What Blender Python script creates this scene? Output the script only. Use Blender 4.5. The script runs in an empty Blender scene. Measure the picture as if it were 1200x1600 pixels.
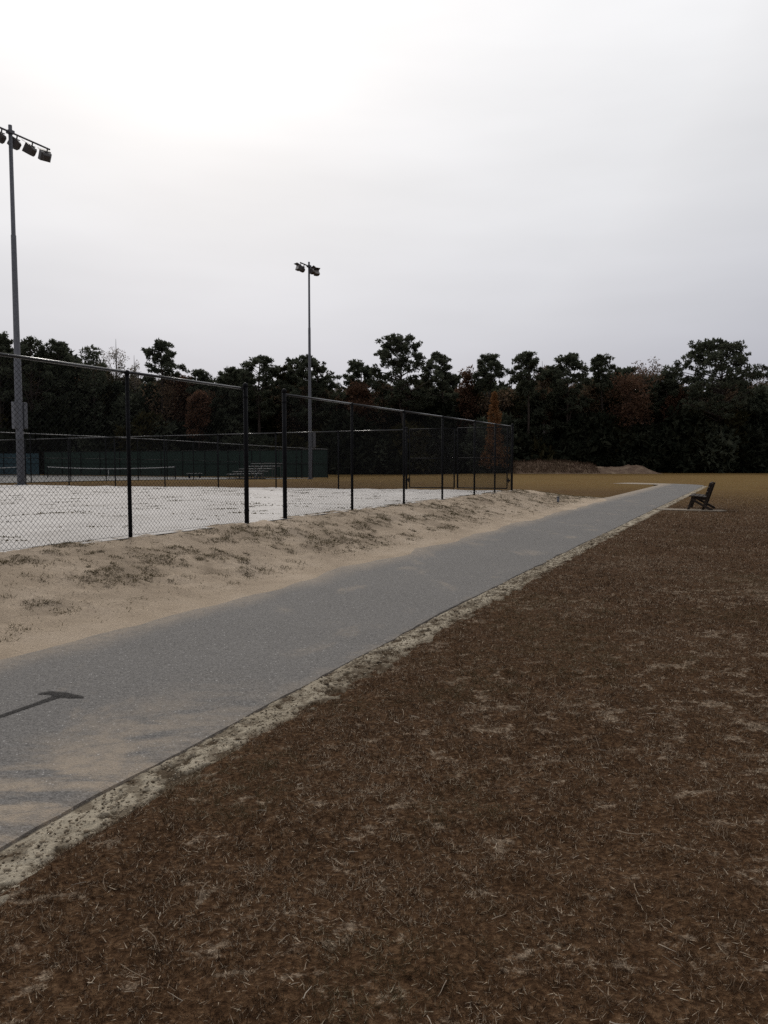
import bpy, math, random
import numpy as np
from mathutils import Vector, Matrix

R = math.radians
scene = bpy.context.scene
col = scene.collection

# ------------------------------------------------------------------ camera, sky, sun, exposure
FPX, PITCH, EYE = 1208.0, R(3.79), 1.65          # focal length in pixels of a 1200x1600 frame
cam_data = bpy.data.cameras.new('camera')
cam_data.sensor_fit = 'VERTICAL'
cam_data.sensor_height = 36.0
cam_data.lens = 36.0 * FPX / 1600.0
cam_data.clip_end = 3000
cam = bpy.data.objects.new('camera', cam_data)
col.objects.link(cam)
cam.location = (0, 0, EYE)
cam.rotation_euler = (math.pi / 2 - PITCH, 0, 0)
scene.camera = cam

SUN_AZ, SUN_EL = R(-15), R(36)                    # azimuth from the view axis (minus = left)
SUN = Vector((math.sin(SUN_AZ) * math.cos(SUN_EL), math.cos(SUN_AZ) * math.cos(SUN_EL), math.sin(SUN_EL)))
world = bpy.data.worlds.new('World')
scene.world = world
world.use_nodes = True
wn, wl = world.node_tree.nodes, world.node_tree.links
wn.clear()
w_out = wn.new('ShaderNodeOutputWorld')
w_bg = wn.new('ShaderNodeBackground')
w_bg.inputs['Strength'].default_value = 0.1
w_sky = wn.new('ShaderNodeTexSky')
w_sky.sky_type = 'NISHITA'
w_sky.sun_disc = False
w_sky.sun_elevation = SUN_EL
w_sky.sun_rotation = SUN_AZ
w_sky.dust_density = 4.0
w_sky.air_density = 1.0
# the even layer of thin cloud in front of the blue: brighter towards the sun, greyer away from it
w_tc = wn.new('ShaderNodeTexCoord')
w_dot = wn.new('ShaderNodeVectorMath'); w_dot.operation = 'DOT_PRODUCT'
w_dot.inputs[1].default_value = SUN
wl.new(w_tc.outputs['Generated'], w_dot.inputs[0])
w_ac = wn.new('ShaderNodeMath'); w_ac.operation = 'ARCCOSINE'
wl.new(w_dot.outputs['Value'], w_ac.inputs[0])
w_ramp = wn.new('ShaderNodeValToRGB')
w_map = wn.new('ShaderNodeMapRange')
w_map.inputs['From Max'].default_value = math.pi
wl.new(w_ac.outputs[0], w_map.inputs['Value'])
wl.new(w_map.outputs[0], w_ramp.inputs[0])
cr = w_ramp.color_ramp
cr.interpolation = 'B_SPLINE'
stops = [(0.0, 1.5), (0.06, 1.42), (0.12, 1.24), (0.19, 0.985), (0.27, 0.80), (0.36, 0.67), (0.5, 0.53), (1.0, 0.44)]
cr.elements[0].position = 0.0
cr.elements[1].position = 1.0
for i, (p, v) in enumerate(stops):
    e = cr.elements[0] if i == 0 else (cr.elements[-1] if i == len(stops) - 1 else cr.elements.new(p))
    t = min(1, max(0, (v - 0.5) / 0.5))
    e.color = (v * (0.965 + 0.035 * t), v * (0.975 + 0.022 * t), v * (1.035 - 0.045 * t), 1)
w_nz = wn.new('ShaderNodeTexNoise')
w_nz.inputs['Scale'].default_value = 1.6
w_nz.inputs['Detail'].default_value = 4
w_mp = wn.new('ShaderNodeMapping')
w_mp.inputs['Scale'].default_value = (1, 1, 4.5)
wl.new(w_tc.outputs['Generated'], w_mp.inputs[0])
wl.new(w_mp.outputs[0], w_nz.inputs[0])
w_nm = wn.new('ShaderNodeMapRange')
w_nm.inputs['From Min'].default_value = 0.3
w_nm.inputs['From Max'].default_value = 0.7
w_nm.inputs['To Min'].default_value = 9.3
w_nm.inputs['To Max'].default_value = 10.9
wl.new(w_nz.outputs[0], w_nm.inputs[0])
w_mul = wn.new('ShaderNodeVectorMath'); w_mul.operation = 'SCALE'
wl.new(w_ramp.outputs[0], w_mul.inputs[0])
wl.new(w_nm.outputs[0], w_mul.inputs['Scale'])
w_mix = wn.new('ShaderNodeMix'); w_mix.data_type = 'RGBA'
w_mix.inputs['Factor'].default_value = 0.94
wl.new(w_sky.outputs[0], w_mix.inputs['A'])
# thicker, greyer and slightly bluer cloud towards the horizon
w_sep = wn.new('ShaderNodeSeparateXYZ')
wl.new(w_tc.outputs['Generated'], w_sep.inputs[0])
w_el = wn.new('ShaderNodeValToRGB')
wl.new(w_sep.outputs['Z'], w_el.inputs[0])
w_el.color_ramp.interpolation = 'B_SPLINE'
ee = w_el.color_ramp.elements
ee[0].position, ee[0].color = 0.0, (0.475, 0.48, 0.54, 1)
ee[1].position, ee[1].color = 1.0, (1.0, 1.0, 1.0, 1)
for p_, c_ in ((0.09, (0.515, 0.518, 0.575)), (0.17, (0.625, 0.63, 0.675)), (0.30, (0.775, 0.78, 0.80)), (0.5, (0.93, 0.93, 0.94))):
    e_ = ee.new(p_); e_.color = (*c_, 1)
w_hz = wn.new('ShaderNodeVectorMath'); w_hz.operation = 'MULTIPLY'
wl.new(w_mul.outputs[0], w_hz.inputs[0])
wl.new(w_el.outputs[0], w_hz.inputs[1])
wl.new(w_hz.outputs[0], w_mix.inputs['B'])
wl.new(w_mix.outputs['Result'], w_bg.inputs['Color'])
wl.new(w_bg.outputs[0], w_out.inputs['Surface'])

sun_data = bpy.data.lights.new('sun', 'SUN')
sun_data.energy = 1.1
sun_data.angle = R(10)
sun_data.color = (1.0, 0.95, 0.88)
sun = bpy.data.objects.new('sun', sun_data)
col.objects.link(sun)
sun.rotation_euler = (-SUN).to_track_quat('-Z', 'Y').to_euler()
sun.location = (0, 0, 30)

scene.view_settings.view_transform = 'Standard'
scene.view_settings.look = 'None'
scene.view_settings.exposure = 0.0
scene.view_settings.gamma = 1.0
scene.view_settings.use_curve_mapping = False
scene.cycles.use_denoising = False
scene.cycles.max_bounces = 6
scene.cycles.transparent_max_bounces = 8

# ------------------------------------------------------------------ helpers
rng = np.random.default_rng(7)
random.seed(7)
DX, DY = 0.432, 0.902            # direction of fence and path on the ground
NX, NY = 0.902, -0.432           # to the right of it


def W(u, v, z=0.0):
    """place in the park: u metres right of the camera's line along the path, v metres along it"""
    return Vector((NX * u + DX * v, NY * u + DY * v, z))


def UV(x, y):
    return NX * x + NY * y, DX * x + DY * y


YAW = math.atan2(DY, DX)          # local X axis of things that run along the path


def link(o, parent=None):
    col.objects.link(o)
    if parent is not None:
        o.parent = parent
    return o


def tag(o, label=None, cat=None, group=None, kind=None):
    if label: o['label'] = label
    if cat: o['category'] = cat
    if group: o['group'] = group
    if kind: o['kind'] = kind
    return o


def empty(name, loc, rz=0.0, label=None, cat=None, group=None):
    o = bpy.data.objects.new(name, None)
    o.empty_display_size = 0.3
    o.location = loc
    o.rotation_euler = (0, 0, rz)
    link(o)
    return tag(o, label, cat, group)


def fast_mesh(name, verts, faces, mat, smooth=False):
    """verts (N,3), faces (M,3) or (M,4) arrays"""
    verts = np.asarray(verts, np.float32)
    faces = np.asarray(faces, np.int32)
    k = faces.shape[1]
    me = bpy.data.meshes.new(name)
    me.vertices.add(len(verts))
    me.vertices.foreach_set('co', verts.ravel())
    me.loops.add(faces.size)
    me.loops.foreach_set('vertex_index', faces.ravel())
    me.polygons.add(len(faces))
    me.polygons.foreach_set('loop_start', np.arange(0, faces.size, k, dtype=np.int32))
    me.polygons.foreach_set('loop_total', np.full(len(faces), k, np.int32))
    if smooth:
        me.polygons.foreach_set('use_smooth', np.ones(len(faces), bool))
    me.update(calc_edges=True)
    me.materials.append(mat)
    return me


def set_attr(me, name, arr):
    a = me.attributes.new(name, 'FLOAT', 'POINT')
    a.data.foreach_set('value', np.asarray(arr, np.float32))


class MB:
    """collects boxes, bars and tubes into one mesh"""
    def __init__(self):
        self.v, self.f = [], []

    def add(self, vs, fs):
        b = len(self.v)
        self.v += [tuple(p) for p in vs]
        self.f += [tuple(i + b for i in f) for f in fs]
        return self

    def box(self, c, s, m=None):
        hx, hy, hz = s[0] / 2, s[1] / 2, s[2] / 2
        vs = [Vector((x, y, z)) for x in (-hx, hx) for y in (-hy, hy) for z in (-hz, hz)]
        if m is not None:
            vs = [m @ p for p in vs]
        vs = [p + Vector(c) for p in vs]
        return self.add(vs, [(0, 1, 3, 2), (4, 6, 7, 5), (0, 4, 5, 1), (2, 3, 7, 6), (0, 2, 6, 4), (1, 5, 7, 3)])

    def bar(self, a, b, w, h, up=(0, 0, 1)):
        """rectangular bar from a to b, w wide sideways, h high"""
        a, b = Vector(a), Vector(b)
        d = (b - a)
        L = d.length
        d.normalize()
        s = d.cross(Vector(up))
        if s.length < 1e-5:
            s = d.cross(Vector((0, 1, 0)))
        s.normalize()
        n = s.cross(d)
        m = Matrix((d, s, n)).transposed()
        return self.box((a + b) / 2, (L, w, h), m)

    def tube(self, pts, rad, seg=10, caps=True):
        pts = [Vector(p) for p in pts]
        if not hasattr(rad, '__len__'):
            rad = [rad] * len(pts)
        rings = []
        b = len(self.v)
        for i, p in enumerate(pts):
            d = (pts[min(i + 1, len(pts) - 1)] - pts[max(i - 1, 0)]).normalized()
            ref = Vector((0, 0, 1)) if abs(d.z) < 0.9 else Vector((1, 0, 0))
            s = d.cross(ref).normalized()
            n = d.cross(s)
            for k in range(seg):
                a = 2 * math.pi * k / seg
                self.v.append(tuple(p + (s * math.cos(a) + n * math.sin(a)) * rad[i]))
        for i in range(len(pts) - 1):
            for k in range(seg):
                k2 = (k + 1) % seg
                self.f.append((b + i * seg + k, b + i * seg + k2, b + (i + 1) * seg + k2, b + (i + 1) * seg + k))
        if caps:
            self.f.append(tuple(b + k for k in reversed(range(seg))))
            e = b + (len(pts) - 1) * seg
            self.f.append(tuple(e + k for k in range(seg)))
        return self

    def mesh(self, name, mat, smooth=False, bevel=0.0):
        me = bpy.data.meshes.new(name)
        me.from_pydata(self.v, [], self.f)
        if bevel:
            import bmesh
            bm = bmesh.new(); bm.from_mesh(me)
            bmesh.ops.recalc_face_normals(bm, faces=bm.faces)
            bmesh.ops.bevel(bm, geom=list(bm.edges), offset=bevel, segments=1, affect='EDGES', clamp_overlap=True)
            bm.to_mesh(me); bm.free()
        else:
            import bmesh
            bm = bmesh.new(); bm.from_mesh(me)
            bmesh.ops.recalc_face_normals(bm, faces=bm.faces)
            bm.to_mesh(me); bm.free()
        if smooth:
            for p in me.polygons:
                p.use_smooth = True
        me.materials.append(mat)
        return me

    def build(self, name, mat, parent=None, smooth=False, bevel=0.0):
        return link(bpy.data.objects.new(name, self.mesh(name, mat, smooth, bevel)), parent)


def _hash(ix, iy, seed):
    h = (ix.astype(np.int64) * 374761393 + iy.astype(np.int64) * 668265263 + seed * 974634777) & 0x7fffffff
    h = ((h ^ (h >> 13)) * 1274126177) & 0x7fffffff
    return ((h ^ (h >> 16)) & 0xffff) / 65535.0


def vnoise(x, y, seed=0):
    x = np.asarray(x, float); y = np.asarray(y, float)
    ix, iy = np.floor(x), np.floor(y)
    fx, fy = x - ix, y - iy
    fx = fx * fx * (3 - 2 * fx); fy = fy * fy * (3 - 2 * fy)
    a = _hash(ix, iy, seed); b = _hash(ix + 1, iy, seed)
    c = _hash(ix, iy + 1, seed); d = _hash(ix + 1, iy + 1, seed)
    return (a * (1 - fx) + b * fx) * (1 - fy) + (c * (1 - fx) + d * fx) * fy


def fbm(x, y, seed=0, octv=4, gain=0.5):
    s, amp, tot = 0.0, 1.0, 0.0
    for k in range(octv):
        s = s + amp * vnoise(np.asarray(x) * 2 ** k + 17.3 * k, np.asarray(y) * 2 ** k - 9.1 * k, seed + k)
        tot += amp
        amp *= gain
    return s / tot


def sstep(a, b, x):
    t = np.clip((np.asarray(x, float) - a) / (b - a), 0, 1)
    return t * t * (3 - 2 * t)


# ------------------------------------------------------------------ materials
def new_mat(name):
    m = bpy.data.materials.new(name)
    m.use_nodes = True
    nt = m.node_tree
    b = nt.nodes['Principled BSDF']
    return m, nt, b


def ramp(nt, fac, stops_):
    r = nt.nodes.new('ShaderNodeValToRGB')
    el = r.color_ramp.elements
    el[0].position, el[0].color = stops_[0][0], (*stops_[0][1], 1)
    el[1].position, el[1].color = stops_[-1][0], (*stops_[-1][1], 1)
    for p, c in stops_[1:-1]:
        e = el.new(p); e.color = (*c, 1)
    nt.links.new(fac, r.inputs[0])
    return r.outputs[0]


def noise(nt, scale, detail=4, rough=0.55, vec=None, dist=0.0):
    n = nt.nodes.new('ShaderNodeTexNoise')
    n.inputs['Scale'].default_value = scale
    n.inputs['Detail'].default_value = detail
    n.inputs['Roughness'].default_value = rough
    n.inputs['Distortion'].default_value = dist
    if vec is not None:
        nt.links.new(vec, n.inputs['Vector'])
    return n.outputs[0]


def wpos(nt, scale=None, rot=0.0):
    g = nt.nodes.new('ShaderNodeNewGeometry')
    if scale is None:
        return g.outputs['Position']
    m = nt.nodes.new('ShaderNodeMapping')
    m.inputs['Rotation'].default_value = (0, 0, rot)
    m.inputs['Scale'].default_value = scale
    nt.links.new(g.outputs['Position'], m.inputs['Vector'])
    return m.outputs[0]


def mixc(nt, fac, a, b):
    m = nt.nodes.new('ShaderNodeMix'); m.data_type = 'RGBA'
    for sock, val in (('Factor', fac), ('A', a), ('B', b)):
        s = [i for i in m.inputs if i.name == sock and (i.type == ('VALUE' if sock == 'Factor' else 'RGBA'))][0]
        if isinstance(val, (tuple, list)):
            s.default_value = (*val, 1)
        elif isinstance(val, (int, float)):
            s.default_value = val
        else:
            nt.links.new(val, s)
    return [o for o in m.outputs if o.type == 'RGBA'][0]


def mrange(nt, val, a, b, c=0.0, d=1.0, smooth=False):
    m = nt.nodes.new('ShaderNodeMapRange')
    if smooth: m.interpolation_type = 'SMOOTHSTEP'
    for n_, x in (('From Min', a), ('From Max', b), ('To Min', c), ('To Max', d)):
        m.inputs[n_].default_value = x
    nt.links.new(val, m.inputs['Value'])
    return m.outputs[0]


def mth(nt, op, a, b=None):
    m = nt.nodes.new('ShaderNodeMath'); m.operation = op
    for i, val in enumerate((a, b)):
        if val is None: continue
        if isinstance(val, (int, float)): m.inputs[i].default_value = val
        else: nt.links.new(val, m.inputs[i])
    return m.outputs[0]


def bump(nt, b, height, strength=0.4, dist=0.01):
    n = nt.nodes.new('ShaderNodeBump')
    n.inputs['Strength'].default_value = strength
    n.inputs['Distance'].default_value = dist
    nt.links.new(height, n.inputs['Height'])
    nt.links.new(n.outputs[0], b.inputs['Normal'])


def attr(nt, name):
    a = nt.nodes.new('ShaderNodeAttribute')
    a.attribute_name = name
    return a.outputs['Fac']


def simple(name, c1, c2, scale=6.0, rough=0.7, metal=0.0, bmp=0.0, bscale=60.0, spec=0.5, stretch=None):
    m, nt, b = new_mat(name)
    tc = nt.nodes.new('ShaderNodeTexCoord').outputs['Object']
    if stretch:
        mp = nt.nodes.new('ShaderNodeMapping')
        mp.inputs['Scale'].default_value = stretch
        nt.links.new(tc, mp.inputs[0]); tc = mp.outputs[0]
    n = noise(nt, scale, 5, 0.6, tc)
    nt.links.new(ramp(nt, n, [(0.3, c1), (0.7, c2)]), b.inputs['Base Color'])
    b.inputs['Roughness'].default_value = rough
    b.inputs['Metallic'].default_value = metal
    b.inputs['Specular IOR Level'].default_value = spec
    if bmp:
        bump(nt, b, noise(nt, bscale, 3, 0.6, tc), bmp, 0.004)
    return m


def mat_field():
    m, nt, b = new_mat('dormant_turf_ground')
    p = wpos(nt)
    bare0 = attr(nt, 'bare')
    near = attr(nt, 'near')
    big = noise(nt, 0.35, 5, 0.6, p)
    fine = noise(nt, 38, 4, 0.65, p)
    mid = noise(nt, 5.0, 5, 0.65, p)
    thatch = ramp(nt, fine, [(0.28, (0.020, 0.010, 0.005)), (0.5, (0.074, 0.040, 0.020)), (0.72, (0.165, 0.100, 0.055))])
    far = ramp(nt, big, [(0.33, (0.112, 0.058, 0.015)), (0.5, (0.145, 0.086, 0.026)), (0.68, (0.128, 0.086, 0.028))])
    farv = mixc(nt, mrange(nt, mid, 0.35, 0.7), far, (0.180, 0.118, 0.045))
    turf = mixc(nt, near, farv, thatch)
    speck = noise(nt, 24, 5, 0.75, p)
    bare = mrange(nt, mth(nt, 'ADD', bare0, mth(nt, 'MULTIPLY', mth(nt, 'SUBTRACT', speck, 0.5), 2.2)), 0.24, 0.58, 0.0, 0.9, True)
    sand = ramp(nt, fine, [(0.32, (0.10, 0.070, 0.046)), (0.5, (0.22, 0.165, 0.115)), (0.68, (0.42, 0.33, 0.24))])
    nt.links.new(mixc(nt, bare, turf, sand), b.inputs['Base Color'])
    b.inputs['Roughness'].default_value = 1.0
    b.inputs['Specular IOR Level'].default_value = 0.05
    h = mth(nt, 'ADD', fine, mth(nt, 'MULTIPLY', mid, 1.5))
    bump(nt, b, h, 1.0, 0.035)
    return m


def mat_sand(name, lo, mid_, hi, streak=None):
    m, nt, b = new_mat(name)
    p = wpos(nt)
    big = noise(nt, 0.9, 6, 0.62, p)
    fine = noise(nt, 70, 4, 0.7, p)
    c = ramp(nt, big, [(0.3, lo), (0.5, mid_), (0.7, hi)])
    c = mixc(nt, mrange(nt, fine, 0.40, 0.66, 0.0, 0.5), c, tuple(x * 0.45 for x in mid_))
    grit = noise(nt, 26, 4, 0.7, p)
    c = mixc(nt, mrange(nt, grit, 0.30, 0.44, 0.45 if not streak else 0.12, 0.0), c, tuple(x * 0.35 for x in mid_))
    if streak:
        s = noise(nt, 1.0, 6, 0.66, wpos(nt, (1.6, 5.5, 1.0)))
        k = mrange(nt, s, 0.60, 0.66, 0.0, 0.6, True)
        c = mixc(nt, k, c, streak)
    else:
        g = attr(nt, 'weed_or_shade')
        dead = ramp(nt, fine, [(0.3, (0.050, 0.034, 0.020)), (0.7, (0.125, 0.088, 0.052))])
        c = mixc(nt, g, c, dead)  # dead plant tone; on the verge it also paints shade into the hollows
    nt.links.new(c, b.inputs['Base Color'])
    b.inputs['Roughness'].default_value = 0.95
    b.inputs['Specular IOR Level'].default_value = 0.15
    bump(nt, b, mth(nt, 'ADD', fine, noise(nt, 14, 5, 0.6, p)), 0.9, 0.018)
    return m


def mat_path():
    m, nt, b = new_mat('worn_asphalt')
    p = wpos(nt)
    uvn = nt.nodes.new('ShaderNodeUVMap'); uvn.uv_map = 'park'
    uv = uvn.outputs[0]
    sep = nt.nodes.new('ShaderNodeSeparateXYZ'); nt.links.new(uv, sep.inputs[0])
    u, v = sep.outputs[0], sep.outputs[1]
    agg = nt.nodes.new('ShaderNodeTexVoronoi'); agg.inputs['Scale'].default_value = 120
    nt.links.new(p, agg.inputs['Vector'])
    aggv = nt.nodes.new('ShaderNodeSeparateXYZ')
    nt.links.new(agg.outputs['Color'], aggv.inputs[0])
    stone = ramp(nt, aggv.outputs[0], [(0.0, (0.070, 0.066, 0.063)), (0.45, (0.150, 0.140, 0.129)), (0.8, (0.198, 0.186, 0.172)), (0.992, (0.23, 0.218, 0.207)), (0.999, (0.75, 0.73, 0.70))])
    big = noise(nt, 0.6, 6, 0.6, p)
    base = mixc(nt, mrange(nt, big, 0.35, 0.68, 0.0, 0.30), stone, (0.212, 0.198, 0.183))
    fine = noise(nt, 95, 3, 0.7, p)
    base = mixc(nt, mrange(nt, fine, 0.32, 0.62, 0.35, 0.0), base, (0.055, 0.052, 0.049))
    grit = noise(nt, 30, 5, 0.75, p)
    base = mixc(nt, mrange(nt, grit, 0.34, 0.5, 0.62, 0.0), base, (0.045, 0.042, 0.040))
    base = mixc(nt, mrange(nt, grit, 0.56, 0.72, 0.0, 0.45), base, (0.27, 0.255, 0.24))
    # blown sand: along both rims, in drifts near the camera and along the wheel line
    sn = noise(nt, 1.0, 6, 0.62, wpos(nt, (1.3, 0.55, 1), -YAW), 0.4)
    sn2 = noise(nt, 2.6, 5, 0.6, wpos(nt, (0.5, 1.6, 1), -YAW), 0.4)
    rim_l = mrange(nt, mth(nt, 'ADD', u, mth(nt, 'MULTIPLY', sn, -0.9)), -6.35, -5.45, 1.0, 0.0, True)
    rim_r = mrange(nt, mth(nt, 'ADD', u, mth(nt, 'MULTIPLY', sn2, 0.5)), -2.88, -2.70, 0.0, 0.30, True)
    nearv = mrange(nt, v, 2.4, 5.2, 1.0, 0.0, True)
    nearu = mrange(nt, mth(nt, 'ADD', u, mth(nt, 'MULTIPLY', v, 0.10)), -3.7, -2.95, 0.0, 1.0, True)
    drift = mth(nt, 'MULTIPLY', mth(nt, 'MULTIPLY', nearv, nearu), mrange(nt, sn2, 0.36, 0.54, 0.0, 1.0, True))
    spots = mrange(nt, sn, 0.56, 0.70, 0.0, 0.5, True)
    dust = mth(nt, 'MAXIMUM', mth(nt, 'MAXIMUM', rim_l, rim_r), mth(nt, 'MAXIMUM', drift, spots))
    dust = mth(nt, 'MULTIPLY', dust, mrange(nt, fine, 0.3, 0.6, 0.55, 1.0))
    dust = mth(nt, 'MULTIPLY', dust, mrange(nt, noise(nt, 9, 6, 0.7, p), 0.32, 0.56, 0.35, 1.0))
    c = mixc(nt, mth(nt, 'MULTIPLY', dust, 0.9), base, (0.37, 0.295, 0.215))
    nt.links.new(c, b.inputs['Base Color'])
    b.inputs['Roughness'].default_value = 0.8
    b.inputs['Specular IOR Level'].default_value = 0.2
    bump(nt, b, mth(nt, 'ADD', agg.outputs['Distance'], fine), 0.7, 0.006)
    return m


def mat_leaf(name, c1, c2, c3, trans=0.25, attrname=None, rough=0.8):
    m, nt, b = new_mat(name)
    g = nt.nodes.new('ShaderNodeNewGeometry')
    isl = attr(nt, attrname) if attrname else g.outputs['Random Per Island']
    cc = ramp(nt, isl, [(0.0, c1), (0.5, c2), (1.0, c3)])
    nt.links.new(cc, b.inputs['Base Color'])
    b.inputs['Roughness'].default_value = rough
    b.inputs['Specular IOR Level'].default_value = 0.12
    if trans:
        t = nt.nodes.new('ShaderNodeBsdfTranslucent')
        nt.links.new(cc, t.inputs[0])
        mx = nt.nodes.new('ShaderNodeMixShader')
        mx.inputs[0].default_value = trans
        out = nt.nodes['Material Output']
        nt.links.new(b.outputs[0], mx.inputs[1])
        nt.links.new(t.outputs[0], mx.inputs[2])
        nt.links.new(mx.outputs[0], out.inputs[0])
    return m


M = {}
M['field'] = mat_field()
M['bank'] = mat_sand('tan_sand', (0.36, 0.28, 0.20), (0.48, 0.38, 0.275), (0.55, 0.445, 0.335))
M['white_sand'] = mat_sand('white_court_sand', (0.62, 0.58, 0.535), (0.73, 0.69, 0.645), (0.79, 0.75, 0.705), (0.30, 0.265, 0.22))
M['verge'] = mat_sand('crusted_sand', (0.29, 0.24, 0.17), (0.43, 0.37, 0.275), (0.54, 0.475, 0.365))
M['path'] = mat_path()
M['tar'] = simple('dark_tar', (0.022, 0.021, 0.020), (0.060, 0.056, 0.053), 45, 0.95, bmp=0.4, bscale=90, spec=0.08)
nt_ = M['tar'].node_tree
_h = noise(nt_, 55, 4, 0.7, wpos(nt_))
_t = nt_.nodes.new('ShaderNodeBsdfTransparent')
_m = nt_.nodes.new('ShaderNodeMixShader')
nt_.links.new(mrange(nt_, _h, 0.50, 0.66, 0.08, 0.85), _m.inputs[0])
nt_.links.new(nt_.nodes['Principled BSDF'].outputs[0], _m.inputs[1])
nt_.links.new(_t.outputs[0], _m.inputs[2])
nt_.links.new(_m.outputs[0], nt_.nodes['Material Output'].inputs[0])
M['black'] = simple('black_vinyl_coat', (0.005, 0.005, 0.006), (0.009, 0.009, 0.011), 8, 0.55, spec=0.07)
M['rail'] = simple('glossy_black_rail', (0.006, 0.006, 0.007), (0.012, 0.012, 0.014), 8, 0.28, spec=0.7)
M['wire'] = simple('black_vinyl_wire', (0.006, 0.006, 0.007), (0.010, 0.010, 0.011), 8, 0.55, spec=0.15)
M['steel'] = simple('galvanised_steel', (0.085, 0.088, 0.10), (0.13, 0.134, 0.15), 9, 0.6, metal=0.3, bmp=0.1)
M['box'] = simple('grey_enclosure', (0.10, 0.105, 0.12), (0.14, 0.146, 0.16), 5, 0.55, metal=0.2)
M['lamp'] = simple('dark_bronze_housing', (0.035, 0.030, 0.030), (0.06, 0.052, 0.05), 6, 0.5)
M['lens'] = simple('dull_lamp_glass', (0.20, 0.18, 0.17), (0.26, 0.235, 0.22), 6, 0.25)
M['screen'] = simple('dark_green_windscreen', (0.010, 0.028, 0.019), (0.015, 0.036, 0.025), 1.3, 0.9)
M['screen_teal'] = simple('faded_teal_windscreen', (0.022, 0.055, 0.068), (0.032, 0.07, 0.084), 1.3, 0.9)
M['court'] = simple('grey_court_surface', (0.16, 0.155, 0.145), (0.23, 0.22, 0.205), 0.7, 0.9)
M['alu'] = simple('dull_aluminium', (0.13, 0.133, 0.137), (0.20, 0.204, 0.208), 4, 0.55, metal=0.3)
M['steelframe'] = simple('dark_steel_frame', (0.05, 0.05, 0.052), (0.09, 0.09, 0.092), 4, 0.6)
M['tape'] = simple('white_net_tape', (0.55, 0.54, 0.52), (0.70, 0.69, 0.67), 5, 0.9)
M['net'] = simple('black_net_cord', (0.008, 0.008, 0.008), (0.014, 0.014, 0.014), 5, 0.9)
M['wood'] = simple('weathered_brown_board', (0.016, 0.010, 0.007), (0.040, 0.026, 0.017), 5, 0.95, bmp=0.5, bscale=30, stretch=(1, 12, 12))
M['concrete'] = simple('pale_concrete', (0.15, 0.115, 0.08), (0.27, 0.22, 0.16), 6, 0.9, bmp=0.4)
M['bark'] = simple('dark_pine_bark', (0.028, 0.021, 0.017), (0.065, 0.048, 0.038), 3, 0.95, bmp=0.5, bscale=8)
M['palebark'] = simple('pale_grey_bark', (0.15, 0.135, 0.12), (0.24, 0.22, 0.20), 3, 0.95)
M['mound'] = mat_sand('heaped_soil', (0.13, 0.085, 0.060), (0.20, 0.135, 0.092), (0.36, 0.27, 0.185))
M['pine'] = mat_leaf('pine_needles', (0.042, 0.050, 0.034), (0.074, 0.084, 0.056), (0.120, 0.130, 0.088), 0.45)
M['everg'] = mat_leaf('dark_evergreen_leaves', (0.013, 0.017, 0.010), (0.024, 0.028, 0.017), (0.038, 0.041, 0.025), 0.25)
M['olive'] = mat_leaf('olive_leaves', (0.022, 0.024, 0.010), (0.042, 0.038, 0.016), (0.060, 0.050, 0.022), 0.25)
M['rust'] = mat_leaf('rust_leaves', (0.075, 0.042, 0.027), (0.120, 0.066, 0.042), (0.17, 0.098, 0.062), 0.4)
M['brown'] = mat_leaf('dull_brown_leaves', (0.085, 0.056, 0.036), (0.14, 0.095, 0.060), (0.20, 0.14, 0.09), 0.4)
M['orange'] = mat_leaf('orange_needles', (0.13, 0.060, 0.024), (0.21, 0.100, 0.040), (0.29, 0.145, 0.062), 0.4)
M['pale'] = mat_leaf('pale_dry_leaves', (0.14, 0.11, 0.075), (0.20, 0.165, 0.115), (0.27, 0.225, 0.165), 0.3)
M['grass'] = mat_leaf('dormant_grass_blades', (0.030, 0.0155, 0.008), (0.142, 0.083, 0.044), (0.60, 0.50, 0.37), 0.3, 'tone')
M['weed'] = mat_leaf('low_weeds', (0.050, 0.041, 0.018), (0.110, 0.088, 0.042), (0.26, 0.195, 0.115), 0.35, 'tone')
M['crumb'] = mat_leaf('sand_and_soil_crumbs', (0.035, 0.025, 0.016), (0.20, 0.155, 0.105), (0.44, 0.375, 0.28), 0.0, 'tone', 0.95)
M['stalk'] = mat_leaf('dry_brown_stalks', (0.06, 0.036, 0.022), (0.12, 0.075, 0.048), (0.24, 0.165, 0.11), 0.3, 'tone')
M['straw'] = mat_leaf('straw_and_twigs', (0.10, 0.065, 0.040), (0.26, 0.20, 0.14), (0.46, 0.40, 0.32), 0.0, 'tone')

# some of the turf is still olive green
_nt = M['grass'].node_tree
_pb = _nt.nodes['Principled BSDF']
_src = _pb.inputs['Base Color'].links[0].from_socket
_gc = mixc(_nt, attr(_nt, 'green'), _src, mixc(_nt, 0.5, _src, (0.085, 0.080, 0.030)))
_nt.links.new(_gc, _pb.inputs['Base Color'])

# ------------------------------------------------------------------ lie of the land
FU, FV1 = -8.3, 28.5              # line of the long fence, line of the cross fence


def base_z(v):
    return -0.001 * np.maximum(0, np.asarray(v, float) - 30)


def plateau(u):
    return 0.50 - 0.006 * np.maximum(0, FU - np.asarray(u, float))


def land(u, v):
    u = np.asarray(u, float); v = np.asarray(v, float)
    b = base_z(v)
    t = np.clip((-5.85 - u) / (-5.85 - FU), 0, 1)
    prof = 0.35 * t + 0.65 * (t * t * (3 - 2 * t))
    run = 9.0 + 42.0 * sstep(-14, -26, u)
    fall = 1 - sstep(FV1 + 0.2, FV1 + 0.2 + run, v)
    tennis = -0.20 * sstep(40, 72, v) * sstep(-30, -44, u)
    return b + plateau(u) * prof * fall + tennis


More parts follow.
